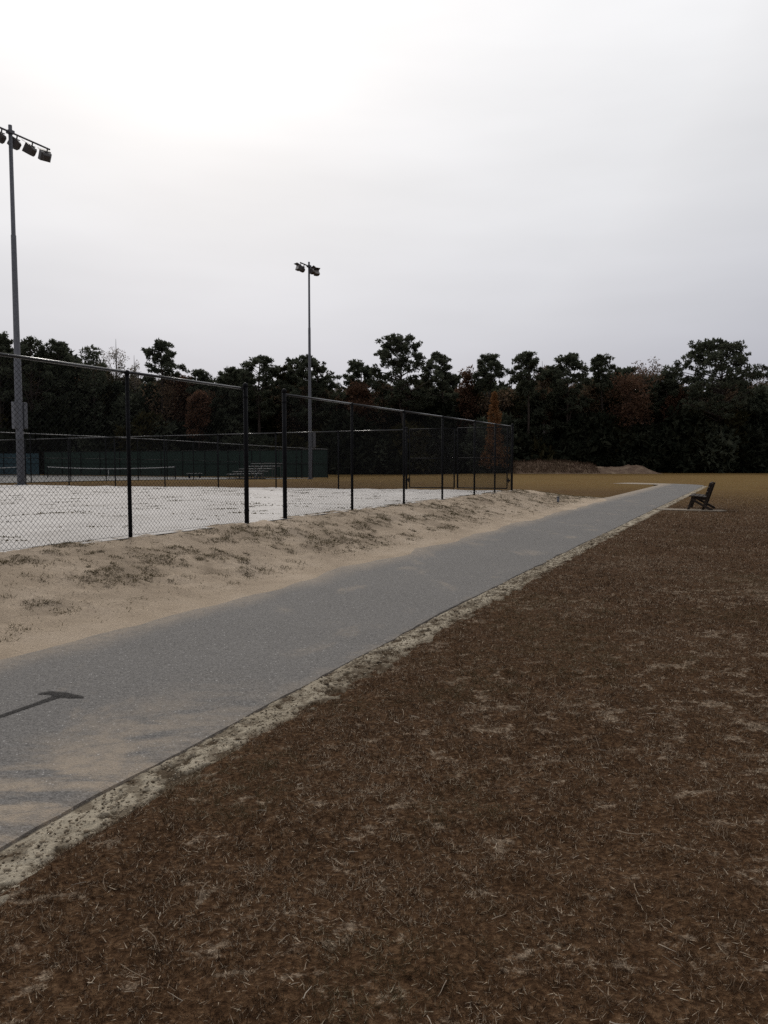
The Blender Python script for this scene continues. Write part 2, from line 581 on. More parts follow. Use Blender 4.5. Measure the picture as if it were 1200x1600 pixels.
def axis(*segs):
    out = []
    for a, b, s in segs:
        n = max(1, int(round((b - a) / s)))
        out.append(np.linspace(a, b, n, endpoint=False))
    out.append(np.array([segs[-1][1]]))
    return np.concatenate(out)


def grid(name, ua, va, zf, mat, smooth=True):
    U, V = np.meshgrid(ua, va)
    Z = zf(U, V)
    X = NX * U + DX * V
    Y = NY * U + DY * V
    verts = np.stack([X.ravel(), Y.ravel(), Z.ravel()], 1)
    nu, nv = len(ua), len(va)
    i = np.arange(nu * nv).reshape(nv, nu)
    f = np.stack([i[:-1, :-1], i[:-1, 1:], i[1:, 1:], i[1:, :-1]], -1).reshape(-1, 4)
    me = fast_mesh(name, verts, f, mat, smooth)
    o = link(bpy.data.objects.new(name, me))
    return o, U.ravel(), V.ravel()


def verge_line(v):
    """right rim of the path"""
    v = np.asarray(v, float)
    return -3.08 + 0.30 * np.exp(-np.maximum(v - 1, 0) / 4.0)


def bare_mask(u, v):
    """small ragged worn spots, denser in some places"""
    n1 = fbm(u * 8.5 + 1.2 * vnoise(u * 12, v * 12, 3), v * 8.5 + 1.2 * vnoise(u * 12, v * 12, 4), 31, 4, 0.72)
    n2 = fbm(u * 0.55, v * 0.55, 55, 4)
    thr = 0.565 - 0.36 * (n2 - 0.5)
    m = sstep(thr - 0.01, thr + 0.07, n1)
    n3 = fbm(u * 11, v * 11, 77, 3, 0.6)
    m = np.maximum(m, sstep(0.62, 0.78, n3) * 0.55)
    return np.clip(m * (0.06 + 0.94 * sstep(20, 7, v)), 0, 1)


def turf_relief(u, v):
    fade = sstep(30, 12, np.hypot(u, v))
    return (fbm(u * 1.3, v * 1.3, 5, 3) - 0.5) * 0.05 * fade + (fbm(u * 7, v * 7, 9, 3) - 0.5) * 0.055 * fade


def field_z(u, v):
    z = land(u, v) + turf_relief(u, v) - 0.012
    cover = np.zeros_like(z)
    cover = np.maximum(cover, sstep(verge_line(v) + 0.30, verge_line(v) + 0.15, u) * sstep(-6.6, -6.4, u) * (v < 58))
    cover = np.maximum(cover, ((u < -5.0) & (u > -8.8) & (v < 38)).astype(float))
    cover = np.maximum(cover, ((u <= -8.2) & (u > -60) & (v < FV1 + 0.1)).astype(float))
    cover = np.maximum(cover, ((u < -41) & (u > -112) & (v > 29) & (v < 71)).astype(float))
    return z - 0.09 * cover


# ground sheet to the horizon
ua = axis((-900, -300, 100), (-300, -120, 20), (-120, -60, 5), (-60, -10, 1.0), (-10, -3.4, 0.3), (-3.4, 7.5, 0.06), (7.5, 14, 0.3), (14, 40, 1.5), (40, 120, 8), (120, 900, 100))
va = axis((-300, -60, 40), (-60, -6, 6), (-6, -1, 0.5), (-1, 11, 0.06), (11, 24, 0.2), (24, 70, 0.8), (70, 150, 4), (150, 300, 15), (300, 1200, 100))
field, fu, fv = grid('grass_field', ua, va, field_z, M['field'])
set_attr(field.data, 'bare', bare_mask(fu, fv) * 0.5)
set_attr(field.data, 'near', sstep(66, 18, np.hypot(fu, fv) + 14 * (fbm(fu * 0.12, fv * 0.12, 7, 3) - 0.5)))
tag(field, 'dormant brown turf field stretching to the tree line', kind='structure')

# paved walk: straight run, then a bend to the left at the far end
def path_centre():
    pts = [(-4.44, v) for v in np.concatenate([np.arange(-8, 0, 0.5), np.arange(0, 14, 0.06), np.arange(14, 56.4, 1.4)])]
    cx, cy, rad = -4.44 - 3.2, 56.5, 3.2
    for a in np.linspace(0, R(62), 9):
        pts.append((cx + rad * math.cos(a), cy + rad * math.sin(a)))
    u0, v0 = pts[-1]
    a = R(62) + math.pi / 2
    for s in (3, 6, 10, 15, 22, 30):
        pts.append((u0 + s * math.cos(a), v0 + s * math.sin(a)))
    return np.array(pts)


pc = path_centre()
tang = np.gradient(pc, axis=0)
tang /= np.linalg.norm(tang, axis=1)[:, None]
nrm = np.stack([tang[:, 1], -tang[:, 0]], 1)
wid_l = 1.55
vs, fs, uvs = [], [], []
offs = [-1.0, -0.5, 0.0, 0.5, 0.97, 1.0]
for k, (c, n_) in enumerate(zip(pc, nrm)):
    right = float(verge_line(c[1])) - (-4.44) if c[1] < 56.5 else 1.36
    for j, s in enumerate(offs):
        d = s * (wid_l if s < 0 else right)
        jit = 0.0
        u, v = c + n_ * d
        if s == 1.0:
            jit = 0.10 * float(fbm(v * 1.1, 0.0, 3, 5, 0.62) - 0.5)
            u += jit
        over = 0.10 * float(sstep(-9.0, -13.0, u)) if v > 56 else 0.0      # grown over past the bend
        z = float(base_z(v)) - (0.004 if s == 1.0 else 0.0) - over
        vs.append(W(u, v, z)); uvs.append((u, v))
    u, v = c + n_ * (right + jit + 0.006)
    vs.append(W(u, v, float(base_z(v)) - 0.045)); uvs.append((u, v))
nc = len(offs) + 1
for k in range(len(pc) - 1):
    for j in range(nc - 1):
        fs.append((k * nc + j, k * nc + j + 1, (k + 1) * nc + j + 1, (k + 1) * nc + j))
me = bpy.data.meshes.new('paved_path')
me.from_pydata([tuple(p) for p in vs], [], fs)
me.materials.append(M['path'])
uvl = me.uv_layers.new(name='park')
for lp in me.loops:
    uvl.data[lp.index].uv = uvs[lp.vertex_index]
me.update()
path = link(bpy.data.objects.new('paved_path', me))
tag(path, 'grey asphalt walking path running beside the fence and bending left far off', kind='structure')

# dark tar mark on the path: a bar along the path with a cross head
def mark_strip(pts, widths):
    n = len(pts)
    vs_, fs_ = [], []
    for i, (p, w) in enumerate(zip(pts, widths)):
        a = np.array(pts[max(i - 1, 0)]); b = np.array(pts[min(i + 1, n - 1)])
        t = (b - a) / np.linalg.norm(b - a)
        q = np.array([t[1], -t[0]]) * w / 2
        p = np.array(p)
        vs_ += [W(*(p - q), 0.004), W(*(p + q), 0.004)]
    for i in range(n - 1):
        fs_.append((2 * i, 2 * i + 1, 2 * i + 3, 2 * i + 2))
    return vs_, fs_


mk = MB()
mk.add(*mark_strip([(-4.33, 2.9), (-4.345, 3.1), (-4.35, 3.34), (-4.352, 3.5), (-4.355, 3.66), (-4.362, 3.80)], [0.055, 0.05, 0.052, 0.05, 0.056, 0.075]))
vs_, fs_ = mark_strip([(-4.53, 3.79), (-4.49, 3.835), (-4.43, 3.85), (-4.36, 3.85), (-4.29, 3.85), (-4.23, 3.86), (-4.17, 3.87)], [0.025, 0.07, 0.085, 0.10, 0.085, 0.06, 0.02])
mk.add([p + Vector((0, 0, 0.002)) for p in vs_], fs_)
mk.build('tar_mark', M['tar'], path)['label'] = 'dark T shaped mark on the grey asphalt'

# sandy bank between fence and path
def bank_weed(u, v):
    n = fbm(u * 1.5 + 3 + 0.5 * vnoise(u * 4, v * 4, 6), v * 0.9, 41, 6, 0.68)
    m = sstep(0.53, 0.68, n + 0.04 * sstep(-6.2, -7.4, u))
    lowcut = sstep(-5.95, -6.5, u)
    far = sstep(22, 33, v)
    for (pu, pv, ru, rv) in ((-6.95, 7.1, 0.32, 0.75), (-6.55, 5.7, 0.25, 0.40), (-7.45, 8.3, 0.28, 0.8), (-7.9, 6.3, 0.2, 0.7), (-6.75, 11.2, 0.2, 0.3), (-7.6, 10.2, 0.2, 0.9), (-7.3, 14.5, 0.3, 1.3), (-7.0, 18.5, 0.4, 1.5)):
        q = ((u - pu) / ru) ** 2 + ((v - pv) / rv) ** 2 + 2.6 * (fbm(u * 6, v * 6, 63, 4, 0.65) - 0.5)
        m = np.maximum(m, 0.9 * sstep(1.1, 0.35, q))
    m = np.maximum(m, far * sstep(0.40, 0.52, fbm(u * 1.3, v * 0.6, 43, 4)))
    return np.clip(m * lowcut, 0, 1)


def bank_z(u, v):
    z = land(u, v)
    t = np.clip((-5.3 - u) / 0.9, 0, 1)
    rough = (fbm(u * 1.6, v * 1.2, 12, 4) - 0.5) * 0.06 + (fbm(u * 4.5, v * 4, 14, 5, 0.65) - 0.5) * 0.085
    z = z + rough * np.clip((-5.7 - u) / 0.7, 0, 1)
    toe = 0.030 * (-5.62 - u) / 0.35 + (fbm(u * 1.2, v * 0.9, 21, 3) - 0.5) * 0.045
    z = z + np.where(u > -6.4, np.clip(toe, -0.05, 0.02), 0.02) + 0.006 * bank_weed(u, v)
    # the sheet sinks into the turf at its far end and into the court at the fence
    z = z - 0.14 * sstep(33, 40, v + 3 * (fbm(u * 0.8, v * 0.3, 8, 3) - 0.5)) - 0.10 * sstep(-8.38, -8.75, u + 0.25 * (fbm(u, v * 1.1, 29, 4) - 0.5))
    return z


bank, bu, bv = grid('sand_bank', axis((-8.9, -5.2, 0.05)), axis((-8, 1, 0.5), (1, 20, 0.05), (20, 42, 0.15)), bank_z, M['bank'])
set_attr(bank.data, 'weed_or_shade', bank_weed(bu, bv) * 0.28)
tag(bank, 'sloping tan sand bank with scattered weeds between fence and path', kind='structure')

# crumbling rim of crusted sand on the right of the path
def verge_z(u, v):
    s = u - verge_line(v)
    wu, wv = u + 0.05 * vnoise(u * 14, v * 14, 1), v + 0.08 * vnoise(u * 9, v * 9, 2)
    n = fbm(wu * 14, wv * 10, 88, 4, 0.62)
    plates = sstep(0.42, 0.44, n) * 0.005 + sstep(0.52, 0.535, n) * 0.006 + 0.012 * (fbm(u * 3, v * 2.2, 44, 3) - 0.4)
    h1 = fbm(wu * 13 + 4, wv * 6.0, 96, 4, 0.55)
    hole = sstep(0.60, 0.62, h1) * 0.016
    micro = (fbm(u * 40, v * 40, 90, 3, 0.7) - 0.5) * 0.011
    edge = sstep(-0.012, 0.012, s) * sstep(0.50, 0.30, s)
    return base_z(v) - 0.020 + (plates - 0.002 + micro) * edge - hole * sstep(0.03, 0.08, s) * sstep(0.42, 0.3, s) - 0.05 * sstep(0.30, 0.45, s)


U_ = axis((-0.02, 0.5, 0.012)); V_ = axis((0, 12, 0.012), (12, 14, 0.02), (14, 30, 0.06), (30, 56, 0.25))
Sg, Vg = np.meshgrid(U_, V_)
Ug = verge_line(Vg) + Sg
Zg = verge_z(Ug, Vg)
vv = np.stack([(NX * Ug + DX * Vg).ravel(), (NY * Ug + DY * Vg).ravel(), Zg.ravel()], 1)
ii = np.arange(vv.shape[0]).reshape(Sg.shape)
ff = np.stack([ii[:-1, :-1], ii[:-1, 1:], ii[1:, 1:], ii[1:, :-1]], -1).reshape(-1, 4)
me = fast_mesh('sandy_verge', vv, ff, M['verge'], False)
set_attr(me, 'weed_or_shade', np.clip(sstep(0.55, 0.70, fbm(Ug * 9, Vg * 6, 101, 4)) * 0.6 + sstep(0.18, 0.38, Sg) * 0.6 + sstep(0.59, 0.615, fbm((Ug + 0.05 * vnoise(Ug * 14, Vg * 14, 1)) * 13 + 4, (Vg + 0.08 * vnoise(Ug * 9, Vg * 9, 2)) * 6.0, 96, 4, 0.55)) * sstep(0.02, 0.06, Sg) * 0.95 + sstep(0.43, 0.39, fbm((Ug + 0.05 * vnoise(Ug * 14, Vg * 14, 1)) * 14, (Vg + 0.08 * vnoise(Ug * 9, Vg * 9, 2)) * 10, 88, 4, 0.62)) * 0.6, 0, 1).ravel())  # soil patches and turf edge, plus shade painted into the crust's cracks and holes
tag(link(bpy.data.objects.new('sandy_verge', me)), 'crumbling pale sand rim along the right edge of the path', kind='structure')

# white sand court behind the fence
def court_z(u, v):
    return land(np.minimum(u, FU), np.minimum(v, FV1)) + 0.02 + (fbm(u * 1.1, v * 1.6, 61, 4) - 0.5) * 0.09 * sstep(-8.3, -9, u)


court, cu, cv = grid('sand_court', axis((-64, -24, 1.0), (-24, -8.25, 0.15)), axis((-12, 4, 0.6), (4, FV1 + 0.25, 0.15)), court_z, M['white_sand'])
tag(court, 'white sand court behind the black chain link fence', kind='structure')

# tennis court slab
tc_, tu, tv = grid('tennis_court', axis((-111, -41.2, 4)), axis((31, 70.8, 3)), lambda u, v: land(u, v) + 0.02, M['court'])
tag(tc_, 'grey tennis court surface far behind the fences', kind='structure')

# ------------------------------------------------------------------ chain link fences
MESH_L, MESH_H = 2.8, 2.36


def chain_mesh(L, H, r=0.0021, a=0.0355):
    ni, nj = int(round(L / a)), int(round(H / a))
    sx, sz = L / ni, H / nj
    P0, P1, Q = [], [], []
    for j in range(nj):
        i = np.arange(ni + 1)
        i = i[(i + j) % 2 == 0]
        for dirn in (-1, 1):
            k = i[(i + dirn >= 0) & (i + dirn <= ni)]
            P0.append(np.stack([k * sx, np.full(len(k), 0.0018 * dirn), np.full(len(k), j * sz)], 1))
            P1.append(np.stack([(k + dirn) * sx, np.full(len(k), 0.0018 * dirn), np.full(len(k), (j + 1) * sz)], 1))
    P0, P1 = np.concatenate(P0), np.concatenate(P1)
    d = P1 - P0
    d /= np.linalg.norm(d, axis=1)[:, None]
    s = np.cross(d, np.array([0, 1.0, 0]))
    t = np.tile(np.array([0, 1.0, 0]), (len(d), 1))
    vs_ = []
    for P in (P0, P1):
        for k in range(3):
            an = 2 * math.pi * k / 3
            vs_.append(P + r * (s * math.cos(an) + t * math.sin(an)))
    n = len(P0)
    verts = np.stack(vs_, 1).reshape(-1, 3)
    b = np.arange(n) * 6
    faces = []
    for k in range(3):
        k2 = (k + 1) % 3
        faces.append(np.stack([b + k, b + k2, b + 3 + k2, b + 3 + k], 1))
    return verts, np.concatenate(faces)


cmv, cmf = chain_mesh(MESH_L, MESH_H)
CHAIN = fast_mesh('chain_mesh_panel', cmv, cmf, M['wire'])


def place_between(o, a, b, L, H=None, Hnat=None):
    """scale and turn an object whose local X runs 0..L so that it spans a to b"""
    a, b = Vector(a), Vector(b)
    d = b - a
    o.location = a
    o.rotation_euler = (0, -math.asin(d.z / d.length), math.atan2(d.y, d.x))
    o.scale = (d.length / L, 1, (H / Hnat) if H else 1)


def fence(name, stations, H, label, rp=0.03, ends=(True, True), term_r=0.042, cat='fence', mesh=True, rail_mid=False):
    """stations: list of (x, y, z) post feet; posts, caps, rails, wires and mesh panels under one empty"""
    root = empty(name, stations[0], 0, label, cat)
    o0 = Vector(stations[0])
    tops = []
    for i, s in enumerate(stations):
        term = (i == 0 and ends[0]) or (i == len(stations) - 1 and ends[1])
        r = term_r if term else rp
        p = Vector(s) - o0
        extra = 0.06 if term else -0.02
        po = MB().tube([p + Vector((0, 0, -0.15)), p + Vector((0, 0, H + extra))], r, 12).build('post', M['black'], root, True)
        cap = MB()
        zt = p + Vector((0, 0, H + extra))
        cap.tube([zt + Vector((0, 0, -0.03)), zt + Vector((0, 0, 0.012)), zt + Vector((0, 0, 0.04)), zt + Vector((0, 0, 0.052))],
                 [r * 1.13, r * 1.15, r * 0.75, r * 0.15] if term else [r * 1.13, r * 1.15, r * 1.0, r * 0.4], 12)
        cap.build('post_cap', M['black'], po, True)
        if term:
            for zz in (0.25, H * 0.5, H - 0.15):
                MB().tube([p + Vector((0, 0, zz - 0.012)), p + Vector((0, 0, zz + 0.012))], r * 1.14, 12).build('band', M['black'], po)
        tops.append(p + Vector((0, 0, H)))
    for i in range(len(stations) - 1):
        a, b = Vector(stations[i]) - o0, Vector(stations[i + 1]) - o0
        MB().tube([tops[i], tops[i + 1]], 0.0215, 10).build('top_rail', M['rail'], root, True)
        if rail_mid:
            MB().tube([a + Vector((0, 0, H * 0.5)), b + Vector((0, 0, H * 0.5))], 0.018, 8).build('mid_rail', M['black'], root, True)
        MB().tube([a + Vector((0, 0, 0.05)), b + Vector((0, 0, 0.05))], 0.0025, 5).build('tension_wire', M['wire'], root)
        if mesh:
            pn = link(bpy.data.objects.new('mesh_panel', CHAIN), root)
            nn = (b - a).cross(Vector((0, 0, 1))).normalized() * 0.03
            place_between(pn, a + nn + Vector((0, 0, 0.05)), b + nn + Vector((0, 0, 0.05)), MESH_L, H - 0.06, MESH_H)
    return root


FH = 2.44


def st(u, v, dz=0.0):
    return tuple(W(u, v, float(land(u, v)) + dz))


left_v = [-2.95, -0.05, 2.85, 5.75, 8.65, 11.56]
right_v = [12.83, 15.64, 18.54, 21.31, 24.20, 26.42, FV1 + 0.05]
fence('chain_link_fence', [st(FU, v) for v in left_v], FH, 'tall black chain link fence nearest the camera, left of the gap')
fence('chain_link_fence', [st(FU, v) for v in right_v], FH, 'black chain link fence run right of the gap, receding to the corner')
# cross fence at the far side of the court, with a pair of gate leaves next to the corner
u_gate0, u_gate1 = FU - 0.12, FU - 4.35
back_u = [u_gate1] + [FU - 4.35 - 3.12 * k for k in range(1, 13)]
fence('chain_link_fence', [st(u, FV1, -0.02) for u in back_u], FH, 'black chain link cross fence along the far side of the white sand court', ends=(True, True))


def gate_leaf(u0, u1, label):
    """leaf hung on the post at u0, closing at u1"""
    a = Vector(st(u0, FV1, 0.10)); b = Vector(st(u1, FV1, 0.10))
    zz = max(a.z, b.z); a.z = b.z = zz
    root = empty('chain_link_gate', a, 0, label, 'gate', 'pair of gate leaves at the court corner')
    L = (b - a)
    H = FH - 0.12
    fr = MB()
    r = 0.022
    fr.tube([(0, 0, 0), (0, 0, H)], r, 10).tube([L, L + Vector((0, 0, H))], r, 10)
    fr.tube([(0, 0, 0), L], r, 10).tube([(0, 0, H), L + Vector((0, 0, H))], r, 10)
    fr.build('gate_frame', M['black'], root, True)
    MB().tube([(0, 0, H * 0.5), L + Vector((0, 0, H * 0.5))], 0.018, 10).build('cross_rail', M['black'], root, True)
    pn = link(bpy.data.objects.new('mesh_panel', CHAIN), root)
    place_between(pn, (0, 0, 0.02), L + Vector((0, 0, 0.02)), MESH_L, H - 0.03, MESH_H)
    dn = L.normalized()
    for zh in (0.30, H - 0.30):
        h_ = MB()
        h_.box(-dn * 0.05 + Vector((0, 0, zh)), (0.13, 0.13, 0.07))
        h_.tube([-dn * 0.05 + Vector((0, 0, zh - 0.09)), -dn * 0.05 + Vector((0, 0, zh + 0.09))], 0.02, 8)
        h_.build('hinge', M['black'], root)
    lt = MB().tube([L - dn * 0.03 + Vector((0.0, -0.04, -0.09)), L - dn * 0.03 + Vector((0, -0.04, 1.0))], 0.011, 8)
    lt.build('drop_rod', M['black'], root)
    return root


um = (u_gate0 + u_gate1) / 2
gate_leaf(u_gate0 - 0.05, um + 0.06, 'right gate leaf hung on the corner post at the far end of the fence')
gate_leaf(u_gate1 + 0.14, um - 0.06, 'left gate leaf next to the one hung on the corner post')

# ------------------------------------------------------------------ floodlight poles
def floodlight(parent, x, aim, y_off=0.0, z=0.0, k=1.0):
    """lamp under the cross arm at x along it; aim = (side, tilt, turn)"""
    side, tilt, turn = aim
    head = MB()
    mrot = Matrix.Rotation(turn, 3, 'Z') @ Matrix.Rotation(tilt * side, 3, 'X')
    c = Vector((x, y_off + 0.16 * side, z - 0.42))
    # tapered housing: small back, wide front, with a hood
    w0, w1, h0, h1, dp = 0.17 * k, 0.31 * k, 0.13 * k, 0.25 * k, 0.46 * k
    pts = []
    for (yy, ww, hh) in ((-dp / 2, w0, h0), (-dp / 6, w1 * 0.9, h1 * 0.9), (dp / 2, w1, h1)):
        for (sx, sz) in ((-1, -1), (1, -1), (1, 1), (-1, 1)):
            pts.append(c + mrot @ Vector((sx * ww, yy * side, sz * hh)))
    fcs = [(3, 2, 1, 0)]
    for kk in range(2):
        for j in range(4):
            fcs.append((kk * 4 + j, kk * 4 + (j + 1) % 4, kk * 4 + 4 + (j + 1) % 4, kk * 4 + 4 + j))
    fcs.append((8, 9, 10, 11))
    head.add(pts, fcs)
    ho = head.build('floodlight', M['lamp'], parent, False, 0.015)
    ln = MB().box(c + mrot @ Vector((0, (dp / 2 + 0.012) * side, 0)), (w1 * 1.8, 0.02, h1 * 1.8), mrot)
    ln.build('lens', M['lens'], ho)
    vis = MB()
    vis.box(c + mrot @ Vector((0, (dp / 2 + 0.13) * side, h1 + 0.005)), (w1 * 2.04, 0.30, 0.02), mrot)
    vis.build('visor', M['lamp'], ho)
    br = MB()
    br.bar((x, y_off, z), (x, y_off + 0.05 * side, z - 0.22), 0.05, 0.05)
    br.bar((x - 0.2, y_off + 0.05 * side, z - 0.20), (x + 0.2, y_off + 0.05 * side, z - 0.20), 0.045, 0.04)
    br.build('bracket', M['lamp'], ho)
    return ho


def light_pole(loc, H, r0, r1, arm, lamps, boxes, label):
    root = empty('floodlight_pole', loc, YAW, label, 'light pole', 'sports floodlight poles')
    MB().tube([(0, 0, -0.4), (0, 0, 0), (0, 0, H * 0.35), (0, 0, H * 0.352), (0, 0, H * 0.7), (0, 0, H * 0.702), (0, 0, H)],
              [r0, r0, r0 * 0.80 + r1 * 0.2, r0 * 0.72 + r1 * 0.2, r0 * 0.3 + r1 * 0.75, r0 * 0.2 + r1 * 0.75, r1], 16).build('pole', M['steel'], root, True)
    MB().tube([(0, 0, -0.02), (0, 0, 0.05)], r0 * 1.7, 16).build('base_flange', M['steel'], root)
    za = H - 0.35
    MB().tube([(arm[0], 0, za), (arm[1], 0, za)], 0.05, 10).build('crossarm', M['steel'], root, True)
    MB().box((0, 0, za), (0.3, 0.3, 0.16)).build('arm_clamp', M['steel'], root)
    for (x, aim) in lamps:
        floodlight(root, x, aim, 0, za, 1.0 if r0 > 0.17 else 0.82)
    for (x, y, z, sx, sy, sz) in boxes:
        bx = MB().box((x, y, z), (sx, sy, sz)).build('control_box', M['box'], root, False, 0.015)
        d = MB().box((x, y - sy / 2 - 0.012, z), (sx * 0.9, 0.02, sz * 0.92))
        d.build('box_door', M['box'], bx)
        cd = MB().tube([(x * 0.5, y, z - sz / 2), (x * 0.5, y * 0.8, 0.2)], 0.03, 8)
        cd.build('conduit', M['steel'], bx, True)
    return root


p1 = (-19.47, 41.5)
u1_, v1_ = UV(*p1)
light_pole((p1[0], p1[1], float(land(u1_, v1_))), 18.75, 0.20, 0.095, (-2.55, 2.5),
           [(-2.4, (1, 0.5, 0.2)), (-1.4, (1, 0.5, 0.1)), (-0.5, (1, 0.55, 0.35)), (0.42, (1, 0.5, 0.5)), (1.38, (1, 0.55, 0.2)), (2.35, (1, 0.6, -0.35))],
           [(-0.25, 0.02, 3.72, 0.24, 0.22, 1.42), (0.30, -0.06, 3.72, 0.20, 0.20, 1.42)],
           'tall grey floodlight pole at the left edge of the photo, with twin boxes')
p2 = (-6.19, 65.0)
u2_, v2_ = UV(*p2)
light_pole((p2[0], p2[1], float(land(u2_, v2_))), 17.9, 0.15, 0.08, (-1.35, 1.0),
           [(-1.25, (1, 0.35, 1.1)), (-0.75, (1, 0.5, 0.5)), (0.15, (-1, 0.6, 0.2)), (0.85, (-1, 0.55, -0.5))],
           [(0.36, -0.05, 3.3, 0.42, 0.30, 1.35)],
           'slimmer grey floodlight pole standing by the bleachers behind the fence')

# ------------------------------------------------------------------ tennis courts in the distance
TU, TV0, TV1 = -40.8, 31.0, 71.4


def tennis_fence(name, pts, H, label, screen=None, smat=None):
    root = empty(name, pts[0], 0, label, 'fence')
    o0 = Vector(pts[0])
    for i, s in enumerate(pts):
        p = Vector(s) - o0
        MB().tube([p + Vector((0, 0, -0.1)), p + Vector((0, 0, H))], 0.036, 8).build('post', M['black'], root, True)
    for i in range(len(pts) - 1):
        a, b = Vector(pts[i]) - o0, Vector(pts[i + 1]) - o0
        MB().tube([a + Vector((0, 0, H)), b + Vector((0, 0, H))], 0.026, 8).build('top_rail', M['alu'] if screen is None else M['black'], root, True)
        MB().tube([a + Vector((0, 0, H * .5)), b + Vector((0, 0, H * .5))], 0.02, 8).build('mid_rail', M['black'], root, True)
        if screen:
            z0, z1 = screen
            n = (b - a).cross(Vector((0, 0, 1))).normalized() * 0.05
            # slightly bellied cloth, tied between rails
            rows, cols = 5, 8
            vs_, fs_ = [], []
            for side in (0, 1):
                for r_ in range(rows):
                    for c_ in range(cols):
                        s_, t_ = c_ / (cols - 1), r_ / (rows - 1)
                        bel = 0.05 * math.sin(math.pi * s_) * math.sin(math.pi * t_) * random.uniform(0.5, 1.2)
                        vs_.append(a.lerp(b, 0.01 + 0.98 * s_) + n * (1 + bel * 8 + side * 0.08) + Vector((0, 0, z0 + (z1 - z0) * t_)))
            for side in (0, 1):
                k0 = side * rows * cols
                for r_ in range(rows - 1):
                    for c_ in range(cols - 1):
                        q = (k0 + r_ * cols + c_, k0 + r_ * cols + c_ + 1, k0 + (r_ + 1) * cols + c_ + 1, k0 + (r_ + 1) * cols + c_)
                        fs_.append(q if side else q[::-1])
            MB().add(vs_, fs_).build('windscreen_panel', smat, root, True)
        else:
            pn = link(bpy.data.objects.new('mesh_panel', CHAIN), root)
            place_between(pn, a + Vector((0, 0, 0.05)), b + Vector((0, 0, 0.05)), MESH_L, H - 0.06, MESH_H)
    return root


tennis_fence('court_fence', [st(TU, v) for v in np.arange(TV0, TV1 + 0.1, (TV1 - TV0) / 13)], 3.05, 'near side fence of the tennis courts, behind the cross fence and poles')
tennis_fence('court_fence', [st(u, TV1) for u in np.linspace(TU, -83, 14)], 3.05, 'tennis court end fence hung with dark green windscreen', (0.08, 3.0), M['screen'])
tennis_fence('court_fence', [st(u, TV1 - 0.4) for u in np.linspace(-83.4, -110, 9)], 3.05, 'tennis court fence with faded teal windscreen at the left edge', (0.08, 2.85), M['screen_teal'])


def tennis_net(u0, u1, v, label):
    a, b = Vector(st(u0, v, 0.02)), Vector(st(u1, v, 0.02))
    root = empty('tennis_net', a, 0, label, 'tennis net')
    L = b - a
    n = 22
    top = lambda s: 1.07 - 0.16 * (1 - (2 * s - 1) ** 2)
    for p in (Vector((0, 0, 0)), L):
        MB().tube([p + Vector((0, 0, -0.05)), p + Vector((0, 0, 1.12))], 0.045, 10).build('net_post', M['black'], root, True)
    side = L.cross(Vector((0, 0, 1))).normalized()
    hb, cord = MB(), MB()
    for k in range(n):
        s0, s1 = k / n, (k + 1) / n
        hb.bar(L * s0 + Vector((0, 0, top(s0) - 0.03)), L * s1 + Vector((0, 0, top(s1) - 0.03)), 0.02, 0.065)
    ncol = int(L.length / 0.14)
    for k in range(ncol + 1):
        s = k / ncol
        cord.bar(L * s + Vector((0, 0, 0.03)), L * s + Vector((0, 0, top(s) - 0.05)), 0.008, 0.008)
    for j in range(1, 8):
        for k in range(n):
            s0, s1 = k / n, (k + 1) / n
            cord.bar(L * s0 + Vector((0, 0, top(s0) * j / 8)), L * s1 + Vector((0, 0, top(s1) * j / 8)), 0.008, 0.008)
    hb.build('head_band', M['tape'], root)
    cord.build('net_cords', M['net'], root)
    MB().bar(L * 0.5 + side * 0.014 + Vector((0, 0, 0.02)), L * 0.5 + side * 0.014 + Vector((0, 0, top(0.5))), 0.06, 0.012, side).build('centre_strap', M['tape'], root)


tennis_net(-44.7, -60.0, 52, 'sagging tennis net with white band, right of the tall pole')
tennis_net(-63.5, -77, 52, 'tennis net with white band at the left photo edge')

# leaning crook-topped pipe beside the nets
cp = Vector(st(-59.0, 44.5, 0))
root = empty('crook_post', cp, 0, 'thin grey pipe post with bent top beside the tennis nets', 'post')
MB().tube([(0, 0, -0.1), (0, 0, 2.6), (-0.03, 0, 2.75)], 0.035, 8).build('pipe', M['steel'], root, True)
MB().tube([(-0.03, 0, 2.75), (-0.2, 0, 3.2), (-0.24, 0, 3.3)], [0.03, 0.028, 0.028], 8).build('bent_arm', M['steel'], root, True)
MB().tube([(-0.24, 0, 3.26), (-0.25, 0, 3.42)], [0.08, 0.07], 10).build('arm_head', M['steel'], root)

# aluminium bleachers facing the tennis courts
bl = Vector(st(-38.2, 52.4, 0))
root = empty('bleachers', bl, YAW, 'small aluminium bleachers with rows of planks beside the tennis court fence', 'bleachers')
BL = 4.6
for k in range(5):
    yy = 1.35 - 0.62 * k            # local +Y points left of the path: the rows step down that way
    zz = 0.42 + 0.22 * k
    MB().box((BL / 2, yy, zz), (BL, 0.25, 0.045)).build('seat_plank', M['alu'], root, False, 0.008)
    if k:
        MB().box((BL / 2, yy + 0.30, zz - 0.24), (BL, 0.25, 0.04)).build('foot_plank', M['alu'], root, False, 0.008)
for k in range(4):
    x = 0.35 + k * (BL - 0.7) / 3
    fm = MB()
    fm.bar((x, 1.6, 0.05), (x, -1.35, 0.05), 0.05, 0.05)
    for j in range(5):
        yy = 1.35 - 0.62 * j
        fm.bar((x, yy, 0.05), (x, yy, 0.40 + 0.22 * j), 0.045, 0.045)
    fm.bar((x, 1.35, 0.35), (x, -1.13, 1.22), 0.04, 0.04)
    fm.build('support_frame', M['steelframe'], root)
